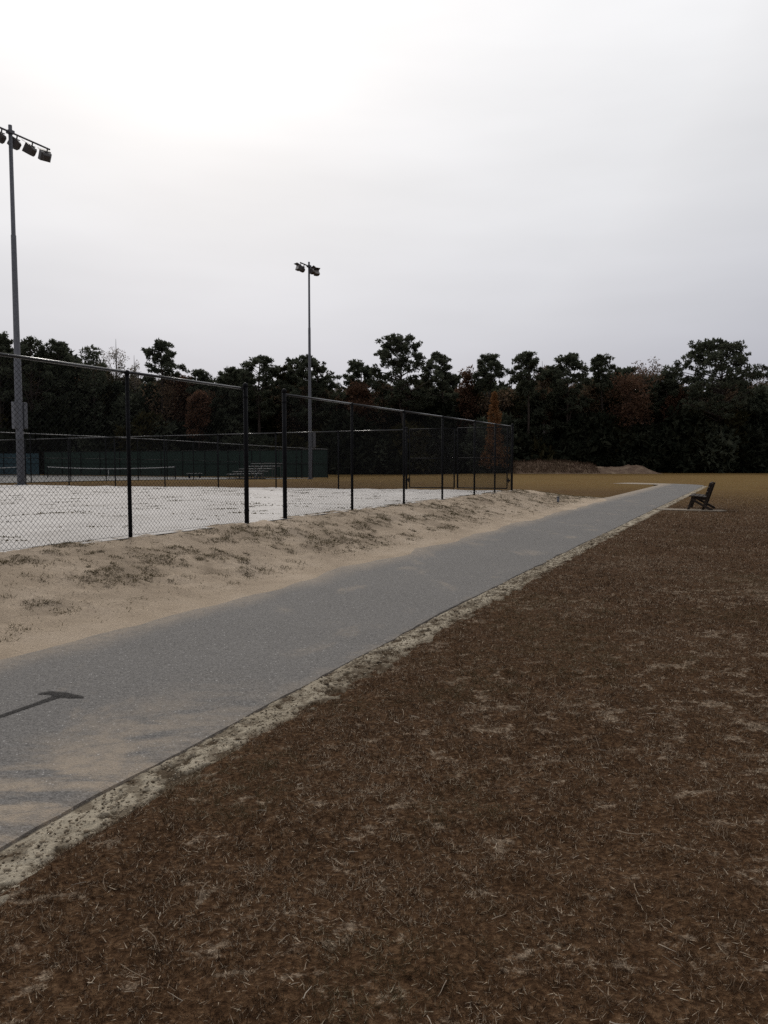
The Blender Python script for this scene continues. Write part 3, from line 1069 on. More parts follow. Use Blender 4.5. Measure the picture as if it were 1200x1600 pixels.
MB().bar((0.35, -1.1, 0.1), (1.65, -1.1, 1.2), 0.04, 0.04).bar((1.65, -1.1, 0.1), (0.35, -1.1, 1.2), 0.04, 0.04).build('cross_brace', M['alu'], root)

pb = Vector(st(-50.5, 60.5, 0.02))
root = empty('player_bench', pb, YAW, 'short backless aluminium bench inside the tennis court', 'bench')
MB().box((1.1, 0, 0.45), (2.2, 0.25, 0.05)).build('seat_plank', M['alu'], root)
for x in (0.3, 1.9):
    MB().box((x, 0, 0.21), (0.06, 0.2, 0.43)).build('leg', M['black'], root)

# ------------------------------------------------------------------ park bench
def park_bench():
    B0 = Vector(W(-2.0, 27.8, 0.0))
    root = empty('park_bench', B0, 0, 'dark wooden park bench facing the path, on a pale worn patch', 'bench')
    # local frame: x = away from path (backwards), y = along path; built with a rotation to the park frame
    root.rotation_euler = (0, 0, YAW - math.pi / 2)
    Lb = 1.75
    T = 0.075
    for y in (0.10, Lb - 0.10):
        MB().bar((0.0, y, -0.02), (0.155, y, 0.44), T, 0.10, (0, 1, 0)).build('front_leg', M['wood'], root, False, 0.006)
        MB().bar((0.455, y + 0.005, -0.02), (0.74, y + 0.005, 0.90), T, 0.095, (0, 1, 0)).build('back_post', M['wood'], root, False, 0.006)
        MB().bar((0.12, y - 0.079, 0.36), (0.78, y - 0.079, 0.0), T, 0.095, (0, 1, 0)).build('rear_brace', M['wood'], root, False, 0.006)
        MB().bar((0.09, y - 0.001, 0.40), (0.60, y - 0.001, 0.37), T * 1.02, 0.10, (0, 1, 0)).build('seat_rail', M['wood'], root, False, 0.006)
    for k in range(4):
        x = 0.10 + 0.135 * k
        z = 0.472 - 0.012 * k
        MB().box((x, Lb / 2, z), (0.125, Lb, 0.038)).build('seat_slat', M['wood'], root, False, 0.006)
    for k in range(3):
        t = 0.60 + 0.165 * k
        p = Vector((0.455, 0, -0.02)).lerp(Vector((0.74, 0, 0.90)), t)
        dn = Vector((0.285, 0, 0.92)).normalized()
        n_ = Vector((-dn.z, 0, dn.x))
        m = Matrix((dn, Vector((0, 1, 0)), n_)).transposed()
        MB().box(p + n_ * 0.068 + Vector((0, Lb / 2, 0)), (0.135, Lb, 0.038), m).build('back_slat', M['wood'], root, False, 0.006)


park_bench()
# worn pale pad beneath the bench
pv = []
U0, U1, V0, V1 = -3.0, -0.9, 27.45, 28.2
NB = 40
pad_top = []
for k in range(NB):
    a = 2 * math.pi * k / NB
    rr = 1 / max(abs(math.cos(a)), abs(math.sin(a))) ** 0.8
    rr *= 0.9 + 0.25 * float(fbm(np.array(k * 0.6), np.array(2.0), 5, 2))
    pad_top.append(((U0 + U1) / 2 + rr * math.cos(a) * (U1 - U0) / 2, (V0 + V1) / 2 + rr * math.sin(a) * (V1 - V0) / 2))
pad = MB()
pad.add([W(u, v, 0.014) for u, v in pad_top] + [W(u, v, -0.08) for u, v in pad_top],
        [tuple(range(NB))] + [(k, k + NB, (k + 1) % NB + NB, (k + 1) % NB) for k in range(NB)])
tag(pad.build('bench_pad', M['concrete']), 'pale worn pad under the bench', kind='structure')

# small grey stub pipe at the end of the bank
sp = Vector(W(-6.5, 28.4, float(land(-6.5, 28.4))))
root = empty('stub_pipe', sp, 0, 'small grey stub pipe standing in the weeds by the path', 'pipe')
MB().tube([(0, 0, -0.1), (0, 0, 0.20)], 0.045, 10).build('pipe', M['box'], root, True)
MB().tube([(0, 0, 0.20), (0, 0, 0.235)], [0.055, 0.05], 10).build('pipe_cap', M['steel'], root, True)

# ------------------------------------------------------------------ heap of soil at the wood's edge
def mound_h(x, y):
    xm = (x - 17.3) / 21.5                      # 0..1 along the heap
    env = sstep(0, 0.04, xm) * sstep(1, 0.78, xm)
    crest = 1.55 + 0.35 * np.sin(xm * 9) * 0.4 + 0.75 * (fbm(x * 0.35, y * 0.1, 3, 4) - 0.5)
    crest = crest * (1 - 0.35 * sstep(0.5, 0.62, xm)) * (1 + 0.3 * sstep(0.66, 0.8, xm) * sstep(1, 0.85, xm))
    w = np.clip(1 - np.abs((y - 107) / 3.6), 0, 1)
    return env * crest * w ** 0.8 + (fbm(x * 1.4, y * 1.4, 6, 4) - 0.5) * 0.45 * env * np.minimum(1, w * 2)


xa, ya = np.linspace(17, 39.4, 150), np.linspace(103, 111, 42)
Xg, Yg = np.meshgrid(xa, ya)
Zm = mound_h(Xg, Yg) - 0.16
vm = np.stack([Xg.ravel(), Yg.ravel(), Zm.ravel()], 1)
ii = np.arange(len(vm)).reshape(Xg.shape)
ff = np.stack([ii[:-1, :-1], ii[:-1, 1:], ii[1:, 1:], ii[1:, :-1]], -1).reshape(-1, 4)
me = fast_mesh('soil_mound', vm, ff, M['mound'], True)
set_attr(me, 'weed_or_shade', (sstep(0.40, 0.55, fbm(Xg * 0.5, Yg * 0.6, 15, 3)) * sstep(31, 25, Xg)).ravel() * 0.55)
tag(link(bpy.data.objects.new('soil_mound', me)), 'long low heap of brown soil and sand in front of the woods', kind='structure')


# ------------------------------------------------------------------ trees
def leaf_tris(centres, radii, n_per, size, rs, flat=0.65, up=0.3):
    """many small leaf faces spread through ellipsoidal clumps"""
    n = len(centres)
    C = np.repeat(centres, n_per, 0)
    Rr = np.repeat(radii, n_per)
    d = rs.normal(size=(n * n_per, 3))
    d /= np.linalg.norm(d, axis=1)[:, None]
    rad = rs.uniform(0.25, 1.0, n * n_per) ** 0.6
    P = C + d * (Rr * rad)[:, None] * np.array([1, 1, flat])
    dirn = d + rs.normal(size=d.shape) * 0.7
    dirn[:, 2] += up
    dirn /= np.linalg.norm(dirn, axis=1)[:, None]
    sd = np.cross(dirn, rs.normal(size=d.shape))
    sd /= np.linalg.norm(sd, axis=1)[:, None] + 1e-9
    L = size * rs.uniform(0.6, 1.4, len(P))[:, None]
    wv = L * rs.uniform(0.22, 0.42, len(P))[:, None]
    v = np.stack([P - sd * wv, P + sd * wv, P + dirn * L], 1).reshape(-1, 3)
    return v


def limb(mb, a, b, r0, r1, rs, seg=5, bend=0.08, steps=3):
    a, b = np.array(a, float), np.array(b, float)
    L = np.linalg.norm(b - a)
    pts = []
    for k in range(steps + 1):
        t = k / steps
        p = a + (b - a) * t
        if 0 < k < steps:
            p = p + rs.normal(size=3) * L * bend * 0.5
        pts.append(p)
    mb.tube([tuple(p) for p in pts], [r0 + (r1 - r0) * k / steps for k in range(steps + 1)], seg, False)


def make_tree(kind, H, Wd, rs, detail=1.0):
    """returns (trunk MB, leaf vertex array) of one tree standing at the origin"""
    mb = MB()
    leaves = []
    lean = rs.normal(size=2) * 0.02 * H
    if kind in ('pine', 'tallpine'):
        cb = max(H - Wd * (1.45 if kind == 'pine' else 1.10), 0.42 * H)
        r0 = 0.014 * H
        pts, rad = [], []
        for k in range(7):
            t = k / 6
            pts.append((lean[0] * t + rs.normal() * 0.06, lean[1] * t + rs.normal() * 0.06, H * 0.93 * t - 0.2 * (k == 0)))
            rad.append(r0 * (1 - 0.86 * t) + 0.02)
        mb.tube(pts, rad, 7, False)
        if Wd > 6:                                   # forked stems of the big spreading ones
            for q in (-1, 1):
                limb(mb, (0, 0, cb * 0.75), (q * Wd * 0.16, rs.normal() * 0.4, H * 0.86), r0 * 0.5, 0.04, rs, 5, 0.05, 3)
        cs, rr = [], []
        pads = int((9 + 3.4 * Wd) * (1.35 if kind == 'pine' else 1.05) * (1.55 if Wd > 8 else 1.1))
        skew = rs.uniform(-0.10, 0.10, 2) * Wd
        for k in range(pads):
            t = ((k + rs.uniform(0, 1)) / pads) ** 0.85
            env = (1 - t ** 2.2) ** 0.5 * (0.55 + 0.45 * min(1.0, t * 2.6)) + 0.05
            a = k * 2.4 + rs.uniform(-0.8, 0.8)
            rad_ = Wd / 2 * env * rs.uniform(0.15, 1.0) ** 0.45 * rs.choice([0.7, 1.0, 1.3])
            z = cb + (H - cb) * t * 0.95
            c = np.array([lean[0] * t + skew[0] + rad_ * math.cos(a), lean[1] * t + skew[1] + rad_ * math.sin(a), z])
            pr = (0.080 * Wd + 0.40) * rs.uniform(0.45, 1.25)
            zt = max(cb * 0.9, z - rad_ * rs.uniform(0.2, 0.55))
            limb(mb, (lean[0] * zt / H, lean[1] * zt / H, zt), c, 0.035 + 0.014 * rad_, 0.02, rs, 4, 0.09, 2)
            for j in range(int(5 + 3 * pr)):
                d = rs.normal(size=3); d /= np.linalg.norm(d)
                q = c + d * pr * np.array([1.15, 1.15, 0.55]) * rs.uniform(0.35, 1.0)
                q[2] = min(q[2], H - 0.25)
                cs.append(q); rr.append(rs.uniform(0.20, 0.44))
                if detail >= 1 and j % 2 == 0:
                    limb(mb, c, q, 0.02, 0.008, rs, 3, 0.1, 1)
        leaves.append(leaf_tris(np.array(cs), np.array(rr), int(42 * detail) if detail >= 1 else 18, 0.28 if detail >= 1 else 0.45, rs, 0.7, 0.3))
        # a few dead stubs under the crown
        for k in range(5):
            z = cb * rs.uniform(0.55, 0.98); a = rs.uniform(0, 6.28); L = rs.uniform(0.6, 1.6)
            limb(mb, (0, 0, z), (L * math.cos(a), L * math.sin(a), z + 0.1), 0.04, 0.012, rs, 4, 0.1, 2)
    elif kind in ('bare', 'broad', 'sparse'):
        r0 = 0.013 * H
        cb = H * (0.25 if kind == 'bare' else 0.30)
        ends = []
        mb.tube([(0, 0, -0.2), (lean[0] * 0.3, lean[1] * 0.3, cb), (lean[0], lean[1], H * 0.7), (lean[0] * 1.2, lean[1] * 1.2, H * 0.95)], [r0, r0 * 0.8, r0 * 0.4, 0.02], 7, False)
        nb = int(16 * (1 if kind != 'broad' else 1.3))
        for k in range(nb):
            t = (k + rs.uniform()) / nb
            z0 = cb + (H * 0.85 - cb) * t * 0.9
            a = k * 2.4 + rs.uniform(-0.5, 0.5)
            env = math.sin(math.pi * min(0.97, 0.22 + 0.72 * t)) ** 0.7
            reach = Wd / 2 * env * rs.uniform(0.6, 1.05)
            z1 = min(H * 0.99, z0 + reach * rs.uniform(0.7, 1.3) + H * 0.06)
            tip = np.array([reach * math.cos(a) + lean[0] * t, reach * math.sin(a) + lean[1] * t, z1])
            st_ = np.array([lean[0] * t * 0.8, lean[1] * t * 0.8, z0])
            limb(mb, st_, tip, 0.05 * (1.2 - t), 0.014, rs, 4, 0.1, 3)
            ends.append(tip)
            for j in range(7 if kind != 'broad' else 4):
                s = rs.uniform(0.3, 1.0)
                p = st_ + (tip - st_) * s
                q = p + np.array([rs.normal() * 0.10 * Wd, rs.normal() * 0.10 * Wd, abs(rs.normal()) * 0.09 * Wd + 0.35])
                q[2] = min(q[2], H)
                limb(mb, p, q, 0.032, 0.016, rs, 3, 0.1, 2)
                ends.append(q)
        ends = np.array(ends)
        if kind == 'broad':
            leaves.append(leaf_tris(ends, np.full(len(ends), 0.115 * Wd + 0.2), int(34 * detail), 0.34, rs, 0.8, 0.0))
        elif kind == 'sparse':
            leaves.append(leaf_tris(ends, np.full(len(ends), 0.08 * Wd + 0.2), int(26 * detail), 0.24, rs, 0.9, 0.0))
        else:
            leaves.append(leaf_tris(ends, np.full(len(ends), 0.07 * Wd + 0.2), int(16 * detail), 0.20, rs, 0.9, 0.0))
    elif kind == 'cone':
        mb.tube([(0, 0, -0.2), (0, 0, H * 0.97)], [0.013 * H, 0.02], 7, False)
        cs, rr = [], []
        n = int(80)
        for k in range(n):
            t = (k + rs.uniform()) / n
            z = H * (0.10 + 0.88 * t)
            rad_ = Wd / 2 * (1 - t) ** 0.85 * rs.uniform(0.35, 1.08)
            a = k * 2.4 + rs.uniform(-0.5, 0.5)
            c = np.array([rad_ * math.cos(a), rad_ * math.sin(a), z])
            cs.append(c); rr.append(0.22 + 0.42 * (1 - t))
            limb(mb, (0, 0, z - rad_ * 0.3), c, 0.03, 0.01, rs, 3, 0.05, 1)
        leaves.append(leaf_tris(np.array(cs), np.array(rr), int(48 * detail), 0.26, rs, 0.7, 0.2))
    elif kind == 'dense':
        mb.tube([(0, 0, -0.2), (lean[0], lean[1], H * 0.9)], [0.014 * H, 0.03], 6, False)
        cs, rr = [], []
        n = int(46 * min(1, 0.5 + detail * 0.5))
        for k in range(n):
            t = (k + rs.uniform()) / n
            z = H * (0.06 + 0.90 * t)
            env = math.sin(math.pi * min(0.97, 0.30 + 0.65 * t)) ** 0.6
            rad_ = Wd / 2 * env * rs.uniform(0.2, 1.0) ** 0.6
            a = k * 2.4 + rs.uniform(-0.6, 0.6)
            cs.append(np.array([rad_ * math.cos(a), rad_ * math.sin(a), z])); rr.append((0.13 * Wd + 0.35) * rs.uniform(0.7, 1.15))
            if detail >= 1:
                limb(mb, (0, 0, max(0.3, z - rad_ * 0.4)), cs[-1], 0.04, 0.015, rs, 3, 0.08, 1)
        leaves.append(leaf_tris(np.array(cs), np.array(rr), int(80 * detail), 0.42 if detail >= 1 else 0.80, rs, 0.75, 0.1))
    lv = np.concatenate(leaves)
    # no leaf above the intended top
    return mb, lv


def tri_mesh(name, v, mat):
    return fast_mesh(name, v, np.arange(len(v)).reshape(-1, 3), mat)


def ground_at(x, y):
    u, v = UV(x, y)
    return float(land(u, v))


def tree(name, label, px, top, wpx, kind, leafmat, barkmat='bark', Y=116, seed=0, cat='tree', group='trees along the edge of the woods', detail=1.0):
    """px, top, wpx: measured in the photograph at distance Y -> real position, height and crown width"""
    rs = np.random.default_rng(1000 + seed)
    X = (px - 600) / FPX * Y
    H = (720 - top) / FPX * Y + EYE + 0.1
    Wd = wpx / FPX * Y * (1.22 if kind in ('pine', 'tallpine') else 1.05)
    g = ground_at(X, Y)
    root = empty(name, (X, Y, g - 0.05), rs.uniform(0, 6.28), label, cat, group)
    mb, lv = make_tree(kind, H, Wd, rs, detail)
    mb.build('trunk', M[barkmat], root, True)
    link(bpy.data.objects.new('crown', tri_mesh('crown', lv, M[leafmat])), root)
    return root


TREES = [
    # name, label, px, top, width, kind, leaf, bark, Y
    ('pine_tree', 'ragged dark pine cut by the left photo edge, behind the tall pole', 6, 520, 62, 'pine', 'pine', 'bark', 114),
    ('pine_tree', 'broad dark pine just right of the tall pole at left', 55, 527, 70, 'pine', 'pine', 'bark', 113),
    ('pine_tree', 'dark pine between the tall pole and the bare pale tree, second right of the pole', 98, 531, 56, 'pine', 'pine', 'bark', 116),
    ('pine_tree', 'pointed dark pine just left of the bare pale tree', 148, 535, 46, 'dense', 'pine', 'bark', 116),
    ('bare_tree', 'taller of two pale nearly bare trees at left, above the fence rail', 186, 519, 46, 'bare', 'pale', 'palebark', 121),
    ('bare_tree', 'smaller pale nearly bare tree left of the lone round pine', 214, 546, 30, 'bare', 'pale', 'palebark', 121),
    ('pine_tree', 'lone round-headed pine on a thin clear trunk above the fence rail', 257, 532, 48, 'tallpine', 'pine', 'bark', 116),
    ('rust_tree', 'small reddish brown tree right of the lone round pine', 288, 571, 34, 'broad', 'rust', 'bark', 117),
    ('pine_tree', 'low rounded dark pine behind the end of the near fence', 322, 576, 44, 'pine', 'pine', 'bark', 117),
    ('pine_tree', 'flat-topped dark pine directly behind the gap end post', 358, 572, 46, 'pine', 'pine', 'bark', 115),
    ('pine_tree', 'tall round pine above the gap in the fence', 405, 554, 56, 'pine', 'pine', 'bark', 115),
    ('pine_tree', 'brownish pine just right of the round pine above the gap', 442, 570, 40, 'pine', 'olive', 'bark', 118),
    ('pine_tree', 'big dome-shaped pine behind the slim floodlight pole', 488, 553, 70, 'pine', 'pine', 'bark', 114),
    ('bare_tree', 'pale bare sapling between dome-shaped pine and the next pine', 530, 582, 22, 'bare', 'pale', 'palebark', 120),
    ('pine_tree', 'slender pine right of the slim floodlight pole, left of the tallest pine', 563, 563, 44, 'tallpine', 'pine', 'bark', 116),
    ('rust_tree', 'reddish tree at the foot of the tallest pine, on its left', 560, 590, 46, 'broad', 'rust', 'bark', 113),
    ('pine_tree', 'tallest pine of the tree line with wide spreading crown, in the middle', 630, 518, 92, 'tallpine', 'pine', 'bark', 113),
    ('pine_tree', 'dense dark pine just right of the tallest pine', 698, 549, 46, 'pine', 'pine', 'bark', 116),
    ('brown_tree', 'brown leafed tree between dense pine and slim open pine', 729, 567, 36, 'broad', 'rust', 'bark', 118),
    ('pine_tree', 'slim open-crowned pine directly above the orange tree', 761, 555, 42, 'tallpine', 'pine', 'bark', 116),
    ('orange_tree', 'small bright orange conical tree above the fence corner', 771, 612, 44, 'cone', 'orange', 'bark', 106),
    ('pine_tree', 'tall slim pine right of the orange tree', 823, 552, 48, 'tallpine', 'pine', 'bark', 115),
    ('brown_tree', 'thin brown tree between two tall pines right of the orange tree', 850, 556, 28, 'sparse', 'brown', 'palebark', 117),
    ('pine_tree', 'bulky dark pine above the soil heap', 887, 552, 54, 'pine', 'pine', 'bark', 115),
    ('pine_tree', 'narrow pine on a bare trunk left of the tawny bare tree', 943, 557, 40, 'tallpine', 'pine', 'bark', 116),
    ('brown_tree', 'tawny half-bare tree with fine twigs, left of the wide right pine', 1003, 562, 62, 'sparse', 'brown', 'palebark', 117),
    ('rust_tree', 'wide dull red tree in front of the tawny half-bare tree', 985, 588, 66, 'broad', 'rust', 'bark', 113),
    ('pine_tree', 'small dark pine between tawny tree and wide right pine', 1035, 581, 34, 'pine', 'pine', 'bark', 115),
    ('rust_tree', 'reddish brown tree just left of the wide right pine trunk', 1056, 603, 38, 'broad', 'rust', 'bark', 114),
    ('pine_tree', 'wide flat-crowned pine standing highest at the right', 1120, 530, 116, 'tallpine', 'pine', 'bark', 112),
    ('bare_tree', 'bare grey tree at the right photo edge', 1188, 566, 40, 'bare', 'brown', 'palebark', 120),
    ('rust_tree', 'small russet tree seen through the near fence, below the rail', 312, 601, 34, 'broad', 'rust', 'bark', 110),
]
for i, (nm, lb, px, tp, wp, kd, lf, bk, Y) in enumerate(TREES):
    tree(nm, lb, px, tp, wp, kd, lf, bk, Y, seed=i)

# the wood behind and below them: one dark mass of trunks, crowns and undergrowth
wood_leaf = {k: [] for k in ('pine', 'everg', 'olive', 'rust', 'brown')}
wood_trunks = MB()
rs = np.random.default_rng(99)


def add_wood(kind, leaf, X, Y, H, Wd, detail):
    mb, lv = make_tree(kind, H, Wd, rs, detail)
    g = ground_at(X, Y)
    wood_leaf[leaf].append(lv + np.array([X, Y, g]))
    wood_trunks.add([(p[0] + X, p[1] + Y, p[2] + g) for p in mb.v], mb.f)


def skyline(X, Y):
    px = 600 + X / Y * FPX
    xs = [-300, 0, 110, 150, 230, 290, 340, 420, 470, 530, 600, 660, 740, 800, 900, 1000, 1100, 1200, 1500]
    ys = [545, 545, 548, 570, 586, 586, 584, 588, 598, 602, 598, 594, 592, 590, 588, 588, 596, 594, 580]
    return (720 - float(np.interp(px, xs, ys))) / FPX * Y + EYE


for row, (Y0, dx) in enumerate(((118, 3.2), (122, 3.2), (126, 3.4), (131, 3.6), (138, 4.0), (146, 5.0))):
    X = -112.0
    while X < 112:
        Y = Y0 + rs.uniform(-2, 2)
        x = X + rs.uniform(-1, 1)
        H = skyline(x, Y) * rs.uniform(0.80, 1.02)
        kd, lf = [('dense', 'everg'), ('pine', 'pine'), ('dense', 'pine'), ('dense', 'olive'), ('broad', 'brown'), ('dense', 'everg')][rs.integers(6)]
        if row >= 2: kd, lf = ('dense', 'everg')
        if row == 0 and rs.uniform() < 0.45: kd, lf = [('broad', 'brown'), ('broad', 'rust'), ('sparse', 'brown'), ('broad', 'olive')][rs.integers(4)]
        wd_ = rs.uniform(5, 7.5)
        if row in (1, 3) and rs.uniform() < 0.6:      # more pine heads standing up out of the mass
            kd, lf = ('pine', 'pine')
            H *= rs.uniform(0.98, 1.12); wd_ = rs.uniform(3.6, 5.6)
        add_wood(kd, lf, x, Y, H, wd_, 0.8 if kd == 'pine' else 0.5)
        X += dx
X = -110.0
while X < 110:                     # undergrowth at the wood's edge
    Y = 112.5 + rs.uniform(-1.6, 2.5)
    add_wood('dense', ['everg', 'everg', 'everg', 'olive', 'pine'][rs.integers(5)], X, Y, rs.uniform(4.0, 9.5), rs.uniform(4.5, 7), 0.7)
    X += rs.uniform(1.8, 3.0)
# side woods that close the view for a camera a step aside
woods_root = None
for lf, arr in wood_leaf.items():
    if not arr: continue
    v = np.concatenate(arr)
    nm = {'pine': 'pine_foliage', 'everg': 'evergreen_foliage', 'olive': 'olive_foliage', 'rust': 'rust_foliage', 'brown': 'brown_foliage'}[lf]
    if woods_root is None:
        woods_root = empty('woods', (0, 119, 0), 0, 'dark dense mass of woodland behind the field', 'woods')
        woods_root['kind'] = 'stuff'
        to = wood_trunks.build('trunks', M['bark'], woods_root)
        to.location = (0, -119, 0)
        to['kind'] = 'stuff'
    o = link(bpy.data.objects.new(nm, tri_mesh(nm, v, M[lf])), woods_root)
    o.location = (0, -119, 0)
    o['kind'] = 'stuff'


# ------------------------------------------------------------------ grass, weeds, straw
def blades(P, L, Wd, lean, rs, bent):
    """P (N,3) roots; returns verts, faces-of-tris"""
    n = len(P)
    a = rs.uniform(0, 2 * math.pi, n)
    side = np.stack([np.cos(a), np.sin(a), np.zeros(n)], 1)
    b = rs.uniform(0, 2 * math.pi, n)
    out = np.stack([np.cos(b), np.sin(b), np.zeros(n)], 1)
    up = np.array([0, 0, 1.0])
    tip = P + out * (L * np.sin(lean))[:, None] + up * (L * np.cos(lean))[:, None]
    if not bent:
        v = np.stack([P - side * Wd[:, None] / 2, P + side * Wd[:, None] / 2, tip], 1).reshape(-1, 3)
        f = np.arange(3 * n).reshape(-1, 3)
        return v, f, 3
    ml = lean * 0.55
    mid = P + out * (0.55 * L * np.sin(ml))[:, None] + up * (0.55 * L * np.cos(ml))[:, None]
    tip = mid + out * (0.5 * L * np.sin(np.minimum(lean * 1.5, 2.0)))[:, None] + up * (0.5 * L * np.cos(np.minimum(lean * 1.5, 2.0)))[:, None]
    v = np.stack([P - side * Wd[:, None] / 2, P + side * Wd[:, None] / 2, mid - side * Wd[:, None] * 0.4, mid + side * Wd[:, None] * 0.4, tip], 1).reshape(-1, 3)
    k = np.arange(n)[:, None] * 5
    f = np.concatenate([k + np.array([[0, 1, 3]]), k + np.array([[0, 3, 2]]), k + np.array([[2, 3, 4]])], 0)
    return v, f, 5


def scatter(Y0, Y1, dens, rs):
    """random places on the turf right of the path that can be seen (with a margin)"""
    xa_, xb_ = -0.75 * Y1 - 1, 0.56 * Y1 + 1.6
    n = int(dens * (xb_ - xa_) * (Y1 - Y0))
    x = rs.uniform(xa_, xb_, n); y = rs.uniform(Y0, Y1, n)
    u, v = NX * x + NY * y, DX * x + DY * y
    rim = verge_line(v) - 0.17 + 0.42 * fbm(u * 3.2, v * 2.4, 71, 4, 0.6)
    keep = (rs.uniform(size=n) < sstep(46, 24, np.hypot(x, y))) & (x < 0.56 * y + 1.6) & (x > -0.56 * y - 1.6) & ((u > rim) | ((u > verge_line(v) + 0.015) & (rs.uniform(size=n) < 0.10))) & (v < 56)
    return x[keep], y[keep], u[keep], v[keep]


rs = np.random.default_rng(5)
VV, FF, TT = [], [], []
nv = 0
for (Y0, Y1, dens, lmin, lmax, wmin, bent) in ((1.1, 3.2, 24000, 0.012, 0.036, 0.0022, False), (3.2, 5.5, 17000, 0.012, 0.038, 0.0028, False),
                                               (5.5, 8.5, 8500, 0.014, 0.040, 0.0042, False), (8.5, 13, 4200, 0.016, 0.042, 0.0062, False),
                                               (13, 20, 1600, 0.02, 0.044, 0.010, False), (20, 46, 420, 0.02, 0.05, 0.018, False)):
    x, y, u, v = scatter(Y0, Y1, dens, rs)
    bm_ = bare_mask(u, v)
    gap = fbm(u * 16 + 5, v * 16, 135, 3, 0.6)
    keep = rs.uniform(size=len(u)) > np.maximum(bm_ * 0.72, 0.92 * sstep(0.52, 0.40, gap))
    x, y, u, v, bm_ = x[keep], y[keep], u[keep], v[keep], bm_[keep]
    z = field_z(u, v) - 0.002
    n = len(x)
    clump = fbm(u * 9, v * 9, 35, 3)
    L = rs.uniform(lmin, lmax, n) * (0.55 + 0.9 * clump)
    lean = np.abs(rs.normal(0.92, 0.42, n)).clip(0.05, 1.5)
    Wd = wmin * rs.uniform(0.7, 1.4, n)
    vv, ff, k = blades(np.stack([x, y, z], 1), L, Wd, lean, rs, bent)
    redd = fbm(u * 0.6, v * 0.6, 91, 4)
    straw = rs.uniform(size=n) < (0.11 + 0.30 * bm_ + 0.20 * sstep(0.5, 0.65, fbm(u * 1.7, v * 1.7, 97, 3)))
    tone = np.where(straw, rs.uniform(0.62, 1.0, n), np.clip(rs.normal(0.20, 0.21, n) + 0.45 * (redd - 0.5), 0, 0.62))
    VV.append(vv); FF.append(ff + nv); TT.append(np.repeat(tone, k)); nv += len(vv)
for (Y0, Y1, dens, w) in ((1.1, 4.0, 4200, 0.0032), (4.0, 7.0, 2600, 0.0045), (7.0, 12.0, 900, 0.008)):
    x, y, u, v = scatter(Y0, Y1, dens, rs)
    bm_ = bare_mask(u, v)
    keep = rs.uniform(size=len(u)) < 0.35 + 0.65 * bm_
    x, y, u, v = x[keep], y[keep], u[keep], v[keep]
    n = len(x)
    vv, ff, k = blades(np.stack([x, y, field_z(u, v) + 0.002], 1), rs.uniform(0.010, 0.040, n), w * rs.uniform(0.6, 1.5, n), rs.uniform(1.15, 1.5, n), rs, False)
    tone = np.where(rs.uniform(size=n) < 0.45, rs.uniform(0.0, 0.25, n), rs.uniform(0.5, 1.0, n))
    VV.append(vv); FF.append(ff + nv); TT.append(np.repeat(tone, k)); nv += len(vv)
gm = fast_mesh('grass', np.concatenate(VV), np.concatenate(FF), M['grass'])
set_attr(gm, 'tone', np.concatenate(TT))
_g = np.concatenate(VV)
_gu, _gv = UV(_g[:, 0], _g[:, 1])
set_attr(gm, 'green', 0.75 * sstep(0.56, 0.68, fbm(_gu * 0.9, _gv * 0.9, 201, 5, 0.6)))
go = link(bpy.data.objects.new('grass', gm))
tag(go, 'short dormant brown grass covering the field right of the path', 'grass', kind='stuff')

# weeds on the bank and thin debris on the white sand
VV, FF, TT = [], [], []
nv = 0
for (u0, u1, v0, v1, dens, w) in ((-8.5, -5.9, 2, 9, 5200, 0.009), (-8.5, -5.9, 9, 17, 3200, 0.012), (-8.5, -5.9, 17, 38, 1700, 0.018)):
    n = int(dens * (u1 - u0) * (v1 - v0))
    u = rs.uniform(u0, u1, n); v = rs.uniform(v0, v1, n)
    m = bank_weed(u, v)
    tuft = fbm(u * 6, v * 6, 39, 3)
    keep = rs.uniform(size=n) < (m * sstep(0.38, 0.58, tuft) * 1.0 + 0.03)
    u, v, tuft = u[keep], v[keep], tuft[keep]
    n = len(u)
    P = np.stack([NX * u + DX * v, NY * u + DY * v, bank_z(u, v) - 0.003], 1)
    vv, ff, k = blades(P, rs.uniform(0.015, 0.055, n) * (0.5 + tuft), w * rs.uniform(0.7, 1.5, n), np.abs(rs.normal(1.2, 0.25, n)).clip(0.3, 1.5), rs, False)
    VV.append(vv); FF.append(ff + nv); TT.append(np.repeat(np.clip(rs.normal(0.35, 0.2, n), 0, 1), k)); nv += len(vv)
